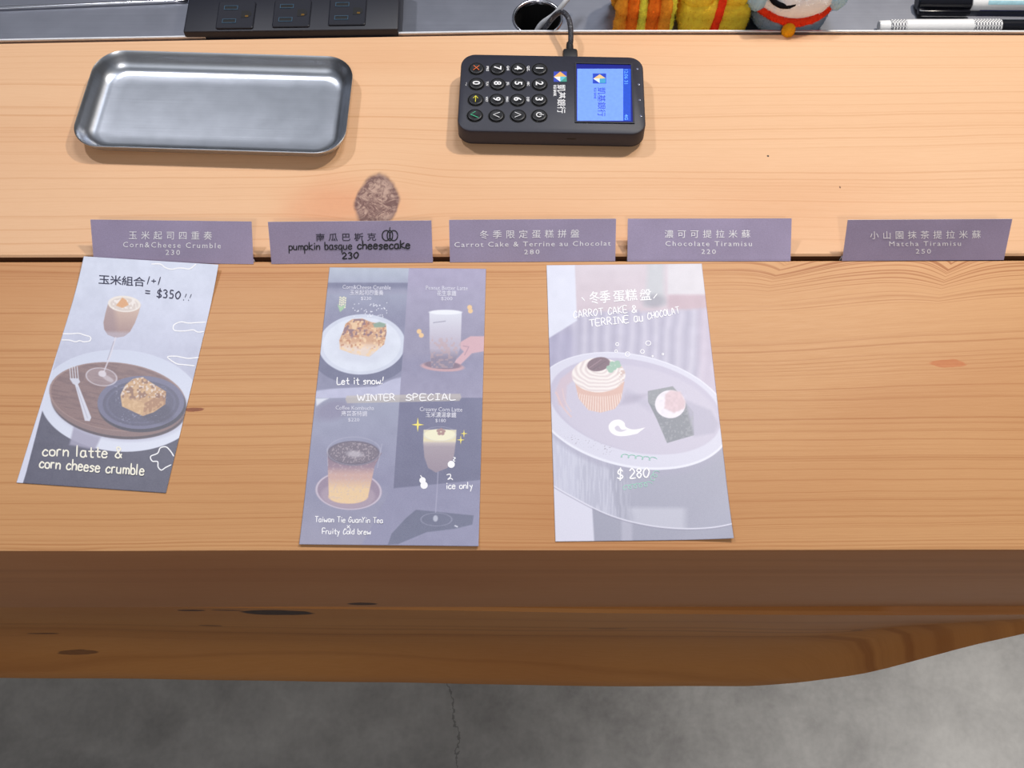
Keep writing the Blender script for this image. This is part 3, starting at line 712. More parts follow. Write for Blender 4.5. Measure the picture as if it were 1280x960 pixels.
L2.flat('handwriting', [ribbons(hand('Let it snow!', A(304, 792), A(590, 790), 8.5), 1.3), ribbons(hand('WINTER', A(428, 893), A(660, 890), 7.6, 1.2), 1.3), ribbons(hand('SPECIAL', A(726, 890), A(1030, 886), 7.6, 1.6), 1.3),
    ribbons(hand('Taiwan Tie GuanYin Tea', B(162, 792), B(550, 800), 7), 1.0), ribbons(hand('x', B(346, 828), B(362, 828), 6), 1.0), ribbons(hand('Fruity Cold brew', B(205, 862), B(482, 866), 7), 1.1),
    ribbons(hand('ice only', B(910, 600), B(1062, 598), 8), 1.2), ribbons([catmull([B(*q) for q in ((912, 520), (930, 516), (934, 530), (918, 546), (936, 540), (946, 548))], 4)], 1.2)], i_white, 'white handwriting')
def star(c, R, r=.22):
    pts = [(c[0] + (R if k % 2 == 0 else R*r)*math.sin(k*math.pi/4), c[1] - (R*1.15 if k % 2 == 0 else R*r)*math.cos(k*math.pi/4)) for k in range(8)]
    return np.array(pts), [tuple(range(8))]
L2.flat('sparkle_drawing', [star(B(744, 234), 8), star(B(1008, 284), 4.5), star(B(990, 320), 5)], i_yel, 'yellow sparkles round the stemmed glass')
def disc(c, r, ry=None): return np.array([(c[0]+r*math.cos(a*math.pi/8), c[1]+(ry or r)*math.sin(a*math.pi/8)) for a in range(16)]), [tuple(range(16))]
L2.flat('snowman_drawing', [disc(B(774, 552), 4), disc(B(783, 580), 4.6), disc(B(937, 460), 4.5), ribbons([catmull([B(*q) for q in ((762, 524), (768, 532), (772, 540))], 3), catmull([B(*q) for q in ((950, 420), (960, 424), (948, 436), (958, 442))], 4)], 1.2)], i_white, 'white snowball doodles')

# ---- leaflet 3: carrot cake plate
q3 = [(683, 332), (877, 330), (916.5, 674), (694, 678.5)]
p = [U(*a) for a in q3]; ctr = sum(p) / 4
L3 = Leaflet('rightmost leaflet showing a frosted cupcake on a pale plate', q3, .0992, .1834, (ctr[0], ctr[1], TOP + .0001), math.radians(.6),
             lambda u, v: .0002 + .0022 * max(0, (u - v - .105) / .036) ** 2, 290, 520)
def Cc(x, y): return (x/4.923 + 670, y/4.923 + 320)
def D(x, y): return (x/4.573 + 670, y/4.573 + 480)
X, Y = L3.X, L3.Y; P3 = Paint(X, Y, (186, 180, 200)); ones = np.ones(X.shape)
P3.grad(ones, (204, 192, 204), (196, 178, 192), 332, 385)
P3.put(np.clip((X-Cc(800, 0)[0])/4, 0, 1)*np.clip((372-Y)/6, 0, 1), (208, 204, 214)); P3.poly([Cc(690, 40), Cc(785, 40), Cc(790, 300), Cc(670, 310)], (182, 190, 198), 7, .8); P3.ell(*Cc(725, 278), 14, 8, (140, 138, 156), 0, 6, .8)
P3.put(np.clip((X-Cc(800, 0)[0])/5, 0, 1)*np.clip((Y-367)/4, 0, 1)*np.clip((390-Y)/5, 0, 1), (186, 156, 172), .9)
cloth = np.clip((Y - np.where(X > 800, 388 - (X-800)*.05, 386 + (800-X)*.03))/5, 0, 1)
P3.put(cloth, (172, 168, 196)); fold = np.sin((X - 640)*.42 + (Y-390)*.02 + 2*vnoise(X, Y, 30, 61)); P3.put(cloth*np.clip(fold, 0, 1), (196, 192, 214), .55); P3.put(cloth*np.clip(-fold-.3, 0, 1), (146, 142, 174), .5)
P3.put(cloth*np.clip((Y-400)/20, 0, 1)*np.clip((Cc(260, 0)[0]-X)/10, 0, 1), (144, 140, 182), .6); P3.put(cloth*np.clip((X-868)/10, 0, 1), (190, 172, 198), .6)
P3.poly([Cc(40, 30), Cc(238, 30), Cc(252, 400), Cc(60, 520)], (212, 216, 236), 2)
P3.mottle(ones, 4, 9, 62)
low = np.clip((Y-520)/5, 0, 1)
P3.put(low, (168, 170, 196)); P3.put(low*np.clip((X-(752+(Y-560)*.15))/10, 0, 1), (146, 148, 174)); P3.put(low*np.clip((730-X)/14, 0, 1), (188, 190, 216), .7)
P3.put(low*np.clip((Y-632)/6, 0, 1)*np.clip((862-X)/10, 0, 1)*np.clip((X-790+(vnoise(X, Y, 12, 65)*20))/20, 0, 1), (190, 192, 212), .7)
P3.put(low*np.clip((vnoise(X*3, Y*.25, 4, 64)-.4)*3, 0, 1)*np.clip((800-X)/30, 0, 1), (206, 208, 228), .4)
# lower edge line of the table and floor beneath
ln = catmull([D(95, 585), D(200, 645), D(400, 745), D(600, 802), D(800, 826), D(1000, 822), D(1150, 795)], 6)
below = P3.pmask([tuple(q) for q in ln] + [D(1160, 1000), D(60, 1000)], 1)
P3.put(below, (140, 142, 168)); P3.put(below*np.clip((D(330, 0)[0]+(Y-650)*.06-X)/2, 0, 1), (208, 208, 230)); P3.put(below*np.clip((X-D(480, 0)[0])/4, 0, 1)*np.clip((D(560, 0)[0]-X)/4, 0, 1), (172, 172, 196), .7)
P3.line([tuple(q) for q in ln], 1.6, (214, 214, 234), .9); P3.line([(q[0], q[1]+1.8) for q in ln], 1.0, (122, 120, 150), .6)
# plate
P3.ell(791, 522, 124, 70, (150, 148, 178), 12, 5, .6); P3.ell(790, 514, 125, 70.5, (224, 226, 242), 12, .9); P3.ell(790, 513, 123, 68.5, (204, 204, 226), 12, 1.2)
P3.ell(794, 508, 109, 57, (182, 176, 204), 12, 1.4); P3.ell(796, 512, 104, 53, (192, 186, 210), 12, 3, .8)
P3.poly([Cc(120, 830), Cc(150, 760), Cc(225, 700), Cc(240, 760), Cc(190, 800), Cc(180, 935), Cc(135, 920)], (198, 172, 188), 3, .8)
P3.line([tuple(q) for q in catmull([Cc(120, 845), D(118, 60), D(150, 130), D(200, 190)], 5)], 2.2, (222, 180, 178), .7); P3.line([tuple(q) for q in catmull([D(150, 30), D(165, 100), D(200, 160)], 5)], 1.4, (224, 190, 188), .6)
P3.speck(P3.pmask([(700, 540), (770, 560), (760, 570), (700, 548)], 4), (130, 120, 140), 1.4, .8, 66, .8); P3.poly([D(520, 30), D(640, 90), D(660, 160), D(500, 60)], (168, 164, 192), 6, .6)
# terrine
P3.poly([D(640, 42), D(782, 14), D(900, 160), D(905, 292), D(750, 338), D(690, 200), D(642, 105)], (112, 118, 132), .9); P3.poly([D(640, 42), D(782, 14), D(850, 90), D(680, 130), D(642, 105)], (128, 134, 144), 1)
P3.poly([D(850, 90), D(1000, 150), D(1045, 225), D(1020, 280), D(905, 300)], (166, 162, 190), 4, .8); P3.speck(P3.pmask([D(640, 42), D(900, 160), D(900, 300), D(740, 330)], 2), (150, 154, 166), 2, .62, 67, .5)
P3.ell(*D(768, 116), 19, 17.5, (230, 224, 236), 0, .9); P3.poly([D(740, 60), D(770, 36), D(825, 45), D(855, 100), D(850, 140), D(790, 165), D(735, 140)], (212, 178, 188), 2.5, .9); P3.mottle(P3.pmask([D(700, 40), D(860, 40), D(860, 190), D(700, 190)], 4), 7, 3, 68)
# cupcake
P3.poly([Cc(545, 860), D(640, 60), D(560, 110), D(480, 120)], (150, 142, 172), 6, .6)
cup = [Cc(238, 775), Cc(545, 775), Cc(525, 880), D(478, 110), D(450, 145), D(370, 166), D(300, 152), D(272, 120), Cc(262, 880)]
mc = P3.poly(cup, (216, 168, 152), .9); st = np.sin((X - 750)*2.1 + (X-750)*(Y-500)*-.012); P3.put(mc*np.clip((Y-(489 + (X-750)**2*-.006 + 6))/2, 0, 1)*np.clip(st, 0, 1), (240, 224, 216), .8)
fr = P3.ell(*Cc(385, 735), 33.5, 21.5, (228, 216, 214), 0, 1.0); sw = np.sin(np.hypot((X-Cc(395, 0)[0])*1.0, (Y-Cc(0, 690)[1])*1.6)*.9 + vnoise(X, Y, 8, 70)*3); P3.put(fr*np.clip(sw, 0, 1), (240, 234, 230), .8); P3.put(fr*np.clip(-sw-.2, 0, 1), (202, 182, 186), .7)
P3.speck(fr*np.clip((X-770)/6, 0, 1), (196, 160, 150), 2.2, .55, 71, .7)
P3.ell(*Cc(385, 668), 14.5, 8.6, (104, 70, 88), -12, .9); P3.line([Cc(330, 690), Cc(400, 640)], 1.2, (150, 116, 130), .7); P3.line([Cc(350, 700), Cc(430, 650)], 1.0, (80, 52, 70), .7)
for a, b in ((450, 690), (470, 665), (500, 660), (480, 690), (506, 676), (460, 706)): P3.ell(*Cc(a, b), 3.6, 3, (138, 184, 160), 0, 1)
P3.poly([tuple(q) for q in catmull([D(625, 250), D(560, 262), D(515, 248), D(505, 222), D(478, 206), D(440, 212), D(416, 240), D(425, 275), D(462, 298), D(520, 298), D(580, 285)], 4)], (244, 242, 246), .8)
P3.poly([tuple(q) for q in catmull([D(520, 262), D(490, 262), D(470, 240), D(450, 252), D(462, 270), D(490, 275)], 4, True)], (196, 190, 212), 1.2)
L3.sheet(P3.C, m_print)
def rg(c, r, ry=None): return [(c[0]+r*math.cos(a*math.pi/8), c[1]+(ry or r)*math.sin(a*math.pi/8)) for a in range(17)]
L3.flat('handwriting', [ctext('冬季', Cc(330, 292), Cc(460, 282), 14, .012, .85), ctext('蛋糕', Cc(476, 280), Cc(625, 268), 13, .012), ctext('盤', Cc(640, 272), Cc(712, 268), 13, .012),
    ribbons([[Cc(282, 258), Cc(298, 276)]], 1.6), ribbons([[Cc(744, 236), Cc(724, 262)]], 1.6), ribbons(hand('CARROT CAKE', Cc(232, 384), Cc(562, 352), 8.5), 1.3), ribbons(hand('&', Cc(592, 350), Cc(622, 348), 8.5), 1.3),
    ribbons(hand('TERRINE', Cc(330, 437), Cc(572, 412), 8.5), 1.3), ribbons(hand('au', Cc(606, 408), Cc(662, 402), 12), 1.3), ribbons(hand('CHOCOLAT', Cc(690, 392), Cc(885, 352), 8), 1.2),
    ribbons(hand('$ 280', D(466, 545), D(650, 536), 12, 1.5), 1.8)], i_white, 'white handwriting and price')
L3.flat('bubble_drawing', [ribbons([g_], 1.0) for g_ in (rg(Cc(500, 545), 1.9), rg(Cc(691, 538), 3.2, 2.8), rg(Cc(655, 590), 2.4), rg(Cc(563, 606), 2.8), rg(Cc(493, 588), 1.6), rg(Cc(781, 605), 1.0), rg(Cc(718, 618), .8))], i_white, 'small white rings')
coil = lambda x0, y0, x1, y1, n, r: catmull([D(x0 + (x1-x0)*t/(n*6) + r*math.cos(t*math.pi/3), y0 + (y1-y0)*t/(n*6) + r*.8*math.sin(t*math.pi/3)) for t in range(n*6+1)], 2)
L3.flat('scribble_drawing', [ribbons([coil(500, 596, 650, 572, 5, 16), coil(665, 545, 690, 505, 2, 16), coil(480, 410, 680, 430, 5, 12)], .8)], i_grn, 'pale green scribble round the price')

# ------------------------------------------------------------------ price cards along the slot
def card_mat(name, c):
    m = NT(name); v = m.obj()[0]; g = m.noise(v, 1600, 3); b = m.noise(v, 30, 2)
    c = np.array(lin(c)); col = m.ramp(m.M('ADD', m.M('MULTIPLY', g, .5), m.M('MULTIPLY', b, .5)), [(.35, tuple(c*.86)), (.65, tuple(c*1.12))])
    m.set(Base_Color=col, Roughness=.5); m.b.inputs['Specular IOR Level'].default_value = .5; m.bump(g, .06, .0002); return m.m
m_card = card_mat('mauve_card', (164, 152, 182)); m_card_edge = plain('card_cut_edge', (236, 226, 220), .7)
CH = .0270
def price_card(label, quad, lean, items_fn, lab2='white printed lettering'):
    bl, br = U(*quad[3]), U(*quad[2]); c = (bl + br) / 2; wd = np.linalg.norm(br - bl); rz = math.atan2(br[1]-bl[1], br[0]-bl[0])
    root = empty('price_card', (c[0], c[1], TOP), rz, label, 'price card', 'mauve price cards standing along the slot')
    a = math.radians(lean); T = .0005
    d = Vector((0, math.sin(a), math.cos(a))); nrm = Vector((0, -math.cos(a), math.sin(a)))
    # section: front panel, folded at its foot into a tab that drops into the slot
    foot = Vector((0, 0, .0003))
    sec = [foot, foot + d*CH, foot + d*CH - nrm*T, Vector((0, .0008, .0009)), Vector((0, .0036, .0008)), Vector((0, .0036, -.012)), Vector((0, .0030, -.012)), Vector((0, .0030, .0003)), Vector((0, .001, .0002))]
    rings = [[(x, p.y, p.z) for p in sec] for x in (-wd/2, wd/2)]
    v, f = loft(rings); o = from_py('card', v, f, m_card, root)
    o.data.materials.append(m_card_edge)
    for p in o.data.polygons:
        if abs(p.normal.x) > .9 or (p.area < wd*T*1.5 and p.center.z > CH*math.cos(a)*.8): p.material_index = 1
    H = homog(quad, [(-wd/2, CH), (wd/2, CH), (wd/2, 0), (-wd/2, 0)])
    for k, (items, mat, lb) in enumerate(items_fn):
        V = []; F = []
        for vv, ff in items:
            q = app(H, vv); b = len(V)
            for n_, (x, t) in enumerate(q):
                P_ = foot + d*t + nrm*(.00012 + n_*4e-7); V.append((x, P_.y, P_.z))
            F += [tuple(i+b for i in g) for g in ff]
        q_ = from_py('lettering', V, F, mat, root)
        if lb: q_['label'] = lb
    return root
m_ltr = plain('silver_white_print', (250, 248, 252), .45, grain=.01)
cc = lambda t, x0, x1, y0, y1, h, b=0.0, s=1.0: ctext(t, (x0, y0), (x1, y1), h, b, s)
price_card('leftmost mauve price card, corn and cheese crumble, 230', [(112.5, 275.5), (314, 278), (317, 330.5), (117.5, 328)], 50,
    [([cc('玉米起司四重奏', 161, 265, 299, 299.6, 9.4, 0, 1.75), cc('Corn&Cheese Crumble', 154, 276, 309.5, 311, 8, 0, 1.3), cc('230', 207, 225, 319, 319.2, 7.5, 0, 1.3)], m_ltr, 'white printed lettering')])
def pumpkin(cx, cy):
    e = lambda dx, rx: [(cx+dx+rx*math.cos(a*math.pi/9), cy+7.5*math.sin(a*math.pi/9)*.85) for a in range(19)]
    return [e(0, 3.4), e(-4.6, 5), e(4.6, 5), [(cx-.5, cy-6), (cx, cy-10)]]
price_card('mauve price card with overwritten black handwriting and a pumpkin doodle', [(336, 277), (539, 275.8), (541, 328.5), (339.5, 330.3)], 44,
    [([ribbons(hand('pumpkin basque', (362, 312.5), (441, 311.5), 9.5), 1.4), ribbons(hand('cheesecake', (448, 311.5), (513, 310.5), 10), 1.8), ribbons(hand('230', (429, 323.5), (449, 323), 7.5, 2), 1.8),
       ribbons(pumpkin(488, 294.5), 1.5)], i_black, 'black handwriting and pumpkin doodle'),
     ([cc('南瓜巴斯克', 396, 471, 300.5, 300, 8.8, .012, 1.7)], plain('scuffed_marker', (56, 50, 70), .3, grain=.05), 'scuffed dark characters')])
price_card('middle price card of five, carrot cake and terrine, 280', [(561.5, 274.5), (767, 272), (769, 326.8), (562.5, 328.3)], 48,
    [([cc('冬季限定蛋糕拼盤', 599, 722, 297, 295.2, 9.4, 0, 1.75), cc('Carrot Cake & Terrine au Chocolat', 568, 762, 308.6, 306.5, 7.5, 0, 1.22), cc('280', 654, 673, 317.8, 317.4, 7, 0, 1.3)], m_ltr, 'white printed lettering')])
price_card('paler-looking mauve price card, chocolate tiramisu, 220', [(784.6, 272.7), (989.5, 272.8), (988, 326.6), (784.2, 327)], 57,
    [([cc('濃可可提拉米蘇', 831, 938, 296.5, 296.5, 9.2, 0, 1.75), cc('Chocolate Tiramisu', 832, 940, 307.5, 307.8, 7.5, 0, 1.3), cc('220', 877, 895, 317.5, 317.6, 7, 0, 1.3)], m_ltr, 'white printed lettering')])
price_card('rightmost mauve price card, slightly askew, matcha tiramisu, 250', [(1061.5, 274), (1263.5, 274.5), (1254.5, 325.3), (1052.5, 326.5)], 38,
    [([cc('小山園抹茶提拉米蘇', 1089, 1226, 297.5, 297.3, 9.2, 0, 1.75), cc('Matcha Tiramisu', 1113, 1202, 307.3, 307.3, 7.2, 0, 1.3), cc('250', 1146, 1165, 317, 317, 7, 0, 1.3)], m_ltr, 'white printed lettering')])

# ------------------------------------------------------------------ the steel tray
TW, TD, TR_, TZ = .1833, .0862, .0200, .0125
tp = (U(130, 64, TOP+TZ) + U(440, 69, TOP+TZ) + U(425, 190, TOP+TZ) + U(92, 182, TOP+TZ)) / 4
tray = empty('metal_tray', (-.2023, .3166, TOP), math.radians(-2.3), 'small rectangular brushed steel tray with rounded corners', 'tray')
def ring(d, z):
    return [(x*(1-.2*y), y, z) for x, y in rrect(TW-2*d, TD-2*d, max(TR_-d*.75, .003), 12)]
ins = [(0.0, TZ-.0003), (.0004, TZ), (.0010, TZ-.0006), (.0024, TZ-.0030), (.0040, .0064), (.0058, .0040), (.0078, .0023), (.0100, .0014), (.0130, .0010), (.020, .0010)]
outs = [(.020, .0002), (.0110, .0002), (.0090, .0004), (.0066, .0014), (.0044, .0030), (.0026, .0058), (.0012, TZ-.0034), (.0001, TZ-.0012)]
v, f = loft([ring(*q) for q in outs + ins], True, True)
from_py('tray_pan', v, f, m_tray, tray, smooth=True).data.set_sharp_from_angle(angle=math.radians(50))

# ------------------------------------------------------------------ the card terminal
KZ = .0170
tq = [(571.5+6.5, 68.5), (803.5, 70.5), (807, 166.5), (570.5, 163)]
tc = sum(U(*q, TOP+KZ) for q in tq) / 4
term = empty('card_terminal', (tc[0], tc[1], TOP), math.radians(-1.5), 'black handheld card payment terminal with round keys and a lit blue screen', 'card terminal')
BW, BD = .1262, .0690
def tl(x, y, z=KZ):       # photo px -> terminal-local xy on its top face
    p = U(x, y, TOP + z) - np.array([tc[0], tc[1], TOP+z]); a = math.radians(1.5)
    return (p[0]*math.cos(a) - p[1]*math.sin(a), p[0]*math.sin(a) + p[1]*math.cos(a))
def rr3(wd, dp, r, z): return [(x, y, z) for x, y in rrect(wd, dp, r, 8)]
v, f = loft([rr3(BW-.014, BD-.012, .006, .0004), rr3(BW-.006, BD-.006, .008, .0008), rr3(BW-.005, BD-.005, .0085, .0026), rr3(BW-.0012, BD-.0012, .0095, .0034), rr3(BW, BD, .010, .0044),
             rr3(BW, BD, .010, KZ-.0016), rr3(BW-.0010, BD-.0010, .0096, KZ-.0005), rr3(BW-.0030, BD-.0030, .0088, KZ)])
body = from_py('body', v, f, m_term, term, smooth=True); body.data.set_sharp_from_angle(angle=math.radians(28))
# seam line of the shell
v, f = loft([rr3(BW+.0002, BD+.0002, .0101, .0046), rr3(BW+.0002, BD+.0002, .0101, .0050)], False, False); from_py('shell_seam', v, f, m_slot, term)
def flat_on(name, items, mat, parent, z=KZ, label=None):
    V = []; F = []
    for vv, ff in items:
        b = len(V)
        for x, y in vv:
            q = tl(x, y, z); V.append((q[0], q[1], z + .00012))
        F += [tuple(i+b for i in g) for g in ff]
    o = from_py(name, V, F, mat, parent)
    if label: o['label'] = label
    return o
# keys: measured centres in the photograph
rowsx = [((595.5, 85.0), (622, 85.3), (648, 85.3), (674.5, 85.6)), ((595.5, 104), (622, 104.3), (648, 104.4), (674.5, 104.6)), ((594.5, 123.8), (621, 124), (647, 124.2), (674, 124.2)), ((593.5, 143.4), (620.5, 143.8), (647.5, 143.8), (674, 143.8))]
syms = [['x', '7', '4', '1'], ['0', '8', '5', '2'], ['back', '9', '6', '3'], ['ok', 'dn', 'up', 'pw']]
kr = .00515
keyme = None
m_red = plain('orange_symbol', (236, 110, 50), .5); m_yelk = plain('yellow_symbol', (226, 214, 50), .5); m_grk = plain('green_symbol', (60, 190, 140), .5)
v, f = loft([[(a[0], a[1], z) for a in [(r*math.cos(t*math.pi/14), r*math.sin(t*math.pi/14)) for t in range(28)]] for r, z in ((kr, -.0006), (kr, .0006), (kr-.0004, .0011), (kr-.0012, .00125), (kr-.0030, .0009))])
keyme = bpy.data.meshes.new('key'); keyme.from_pydata(v, [], f); keyme.polygons.foreach_set('use_smooth', [True]*len(keyme.polygons)); keyme.set_sharp_from_angle(angle=math.radians(45)); keyme.materials.append(m_key)
v, f = loft([[(r*math.cos(t*math.pi/14), r*math.sin(t*math.pi/14), z) for t in range(28)] for r, z in ((kr+.0006, .00005), (kr+.0005, .00025), (kr+.0001, .0002))], False, False)
wellme = bpy.data.meshes.new('key_well'); wellme.from_pydata(v, [], f); wellme.materials.append(m_slot)
def seg(lines, w):      # ribbons in local mm, returned metres
    vv, ff = ribbons(lines, w); return vv, ff
for r in range(4):
    for c in range(4):
        kx, ky = tl(rowsx[r][c][0], rowsx[r][c][1], KZ + .001)
        k = bpy.data.objects.new('key', keyme); k.location = (kx, ky, KZ); link(k, term)
        wl = bpy.data.objects.new('key_ring', wellme); link(wl, k)
        s = syms[r][c]; mt = m_white; lab = None
        if s.isdigit():
            vv, ff = glyphs(s, .02); cxy = (vv.max(0) + vv.min(0)) / 2; sc_ = .0052 / .73
            vv = (vv - cxy) * sc_; vv = np.c_[vv[:, 1], -vv[:, 0]]     # turned a quarter clockwise
        else:
            a = .0019
            L = {'x': [[(-a, -a), (a, a)], [(-a, a), (a, -a)]], 'back': [[(0, -.0026), (0, .0026)], [(-.0015, .0006), (0, .0026), (.0015, .0006)]],
                 'ok': [[(.0028, -.0016), (-.0008, -.0026), (-.0008, -.0026)], [(-.0028, -.0002), (.0, .0024)]], 'dn': [[(.002, .0021), (-.002, 0), (.002, -.0021)]], 'up': [[(-.002, .0021), (.002, 0), (-.002, -.0021)]],
                 'pw': [[(.0018*math.cos(t*math.pi/10+.5), .0018*math.sin(t*math.pi/10+.5)) for t in range(17)], [(.0002, 0), (.003, 0)]]}[s]
            if s == 'ok': L = [[(.0002, .0024), (-.0028, .0), (.0024, -.0026)]]
            vv, ff = ribbons(L, .00062)
            mt = {'x': m_red, 'back': m_yelk, 'ok': m_grk}.get(s, m_white)
        so = from_py('key_symbol', [(x, y, .0014 + n_*1e-6) for n_, (x, y) in enumerate(vv)], ff, mt, k)
        bm = bmesh.new(); bm.from_mesh(so.data); bmesh.ops.recalc_face_normals(bm, faces=bm.faces)
        for fc in bm.faces:
            if fc.normal.z < 0: fc.normal_flip()
        bm.to_mesh(so.data); bm.free()
        if s == 'x': k['label'] = 'key with an orange cross'
        if s == 'back': k['label'] = 'key with a yellow arrow'
        if s == 'ok': k['label'] = 'key with a green tick'
# small letters beside the keys, turned a quarter
def vtext(txt, x, y0, y1, wd, bold=.02):
    """text reading downwards in the photo: from y0 to y1, glyph height wd px towards +x"""
    v, f = glyphs(txt, bold); a0, a1 = v[:, 0].min(), v[:, 0].max(); h = max(v[:, 1].max(), .7)
    return np.c_[x + v[:, 1]/h*wd, y0 + (v[:, 0]-a0)/(a1-a0)*(y1-y0)], f
flat_on('lettering', [vtext('QZ.', 659, 82.5, 89, 3), vtext('ABC', 659, 102, 107.5, 3), vtext('DEF', 658.5, 121.5, 127, 3), vtext('GHI', 633.5, 82.5, 88, 3), vtext('JKL', 633.5, 102.5, 107, 3), vtext('MNO', 632.5, 121, 127.5, 3),
    vtext('PRS', 608, 83, 89, 3), vtext('TUV', 607.5, 102, 107.5, 3), vtext('WXY', 607, 121, 127.5, 3), vtext('-,', 582.5, 103, 107, 2)], m_white, term, label='tiny white key letters')
flat_on('bank_name', [vtext('凱基銀行', 697.5, 106, 141.5, 9.5, .006), vtext('KGI BANK', 692, 106.5, 120.5, 3.6, .03)], m_white, term, label='white bank lettering')
# bank emblem
def polyf(pts): return np.array(pts, float), [tuple(range(len(pts)))]
emb = [('logo', [polyf([(692, 90), (708, 90), (708.5, 102.3), (692, 102.3)])], plain('emblem_blue', (38, 60, 170), .45), 0), ]
def emblem(parent, x0, y0, x1, y1, z, dz, glow=0):
    W_, H_ = x1-x0, y1-y0; g = lambda a, b: (x0 + a*W_, y0 + b*H_)
    parts = [([g(0, 0), g(1, 0), g(1, 1), g(0, 1)], (40, 62, 180)), ([g(0, .52), g(.5, 0), g(1, .5), g(.5, 1)], (240, 180, 100)), ([g(0, .52), g(.5, .5), g(.5, 1)], (244, 244, 240)),
             ([g(.5, .5), g(1, .5), g(1, 1), g(.5, 1)], (60, 150, 130)), ([g(.5, .5), g(1, .5), g(.5, 1)], (90, 190, 210))]
    for i, (pts, c) in enumerate(parts):
        V = []
        for x, y in pts:
            q = tl(x, y, z); V.append((q[0], q[1], z + dz + i*.00004))
        from_py('emblem_facet', V, [tuple(reversed(range(len(V))))], plain('emblem_%d' % i + ('_lit' if glow else ''), c, .45, emit=c if glow else None, es=glow), parent)
from_e = bpy.data.objects.new('emblem_base', bpy.data.meshes.new('emblem_base'))
q = [tl(x, y) for x, y in ((691.8, 89.3), (708.6, 89.3), (709, 102.6), (691.6, 102.6))]
eb = from_py('emblem', [(a[0], a[1], KZ + .00006) for a in q], [(3, 2, 1, 0)], m_term, term)
bpy.data.objects.remove(from_e)
emblem(eb, 692.2, 89.6, 708.4, 102.4, KZ, .0001)
# screen: sunk bezel + lit display
s0, s1, s2, s3 = tl(721, 80.5), tl(790, 80.8), tl(789.5, 153), tl(720, 152.3)
sx0, sx1, sy0, sy1 = (s0[0]+s3[0])/2, (s1[0]+s2[0])/2, (s2[1]+s3[1])/2, (s0[1]+s1[1])/2
def framebm(x0, x1, y0, y1, wd, z0, z1, sl):
    o_ = [(x0-wd, y0-wd), (x1+wd, y0-wd), (x1+wd, y1+wd), (x0-wd, y1+wd)]; i_ = [(x0, y0), (x1, y0), (x1, y1), (x0, y1)]
    V = [(a, b, z0) for a, b in o_] + [(a, b, z1) for a, b in o_] + [(a, b, z1) for a, b in i_] + [(a, b, z0) for a, b in i_]
    F = []
    for k in range(4):
        j = (k+1) % 4; F += [(k, j, 4+j, 4+k), (4+k, 4+j, 8+j, 8+k), (8+k, 8+j, 12+j, 12+k)]
    return V, F
V, F = framebm(sx0, sx1, sy0, sy1, .0011, KZ-.0004, KZ+.0007, 0)
from_py('screen_bezel', V, F, m_black, term)
ZD = KZ + .0001
from_py('screen', [(sx0, sy0, ZD), (sx1, sy0, ZD), (sx1, sy1, ZD), (sx0, sy1, ZD)], [(0, 1, 2, 3)], plain('screen_navy', (14, 20, 110), .25, emit=(20, 30, 130), es=.8), term)
scr = [o for o in term.children if o.name.startswith('screen') and 'bezel' not in o.name][0]
def on_scr(name, x0, y0, x1, y1, c, es, dz):
    pts = [tl(x, y, ZD) for x, y in ((x0, y0), (x1, y0), (x1, y1), (x0, y1))]
    return from_py(name, [(a, b, ZD+dz) for a, b in pts], [(3, 2, 1, 0)], plain(name + '_glow', c, .25, emit=c, es=es), scr)
on_scr('display_page', 721.5, 86, 779, 151, (104, 140, 255), .85, .00006)
on_scr('status_bar', 779, 86, 788.5, 151, (30, 70, 180), .8, .00006)
d_ink = plain('display_ink', (30, 50, 160), .3, emit=(30, 50, 160), es=.6); d_lt = plain('display_light_ink', (90, 150, 240), .3, emit=(90, 150, 240), es=.8)
flat_on('display_lettering', [vtext('凱基銀行', 748, 109.5, 145.5, 9, 0), vtext('KGI BANK', 742.5, 110, 124, 3, .01)], d_ink, scr, ZD)
flat_on('display_clock', [vtext('12:06 31', 780.5, 87, 105, 4.5, .01)], d_lt, scr, ZD)
flat_on('signal_symbol', [vtext('4G', 781, 143, 150, 4, .03)], d_lt, scr, ZD)
emblem_parent = from_py('display_emblem', [(tl(x, y, ZD)[0], tl(x, y, ZD)[1], ZD + .0001) for x, y in ((741, 92), (757.6, 92), (757.6, 104.5), (741, 104.5))], [(3, 2, 1, 0)], plain('display_emblem_blue', (30, 60, 170), .3, emit=(30, 60, 170), es=.7), scr)
def scr_facet(pts, c, dz): from_py('display_facet', [(tl(x, y, ZD)[0], tl(x, y, ZD)[1], ZD+dz) for x, y in pts], [tuple(reversed(range(len(pts))))], plain('display_facet', c, .3, emit=c, es=.8), scr)
scr_facet([(741.5, 98.5), (749.5, 93), (757, 98), (749.5, 104)], (200, 170, 120), .00015); scr_facet([(741.5, 98.5), (749.5, 98.5), (749.5, 104)], (190, 205, 250), .0002); scr_facet([(749.5, 98.5), (757, 98), (757, 104), (749.5, 104)], (60, 140, 180), .0002)
for x, y in ((796.8, 86.2), (798.5, 105.5), (799.5, 125), (801, 145)):
    a, b = tl(x, y); v, f = loft([[(a + r*math.cos(t*math.pi/6), b + r*math.sin(t*math.pi/6), z) for t in range(12)] for r, z in ((.0008, KZ-.0002), (.0008, KZ+.0001), (.0004, KZ+.0002))])
    from_py('indicator_light', v, f, plain('indicator_lens', (110, 112, 135), .2), term)
from_bm('side_slot', box_bm(.0105, .0165, -BD/2 - .0001, -BD/2 + .002, .0105, .0115), m_slot, term, smooth=False)

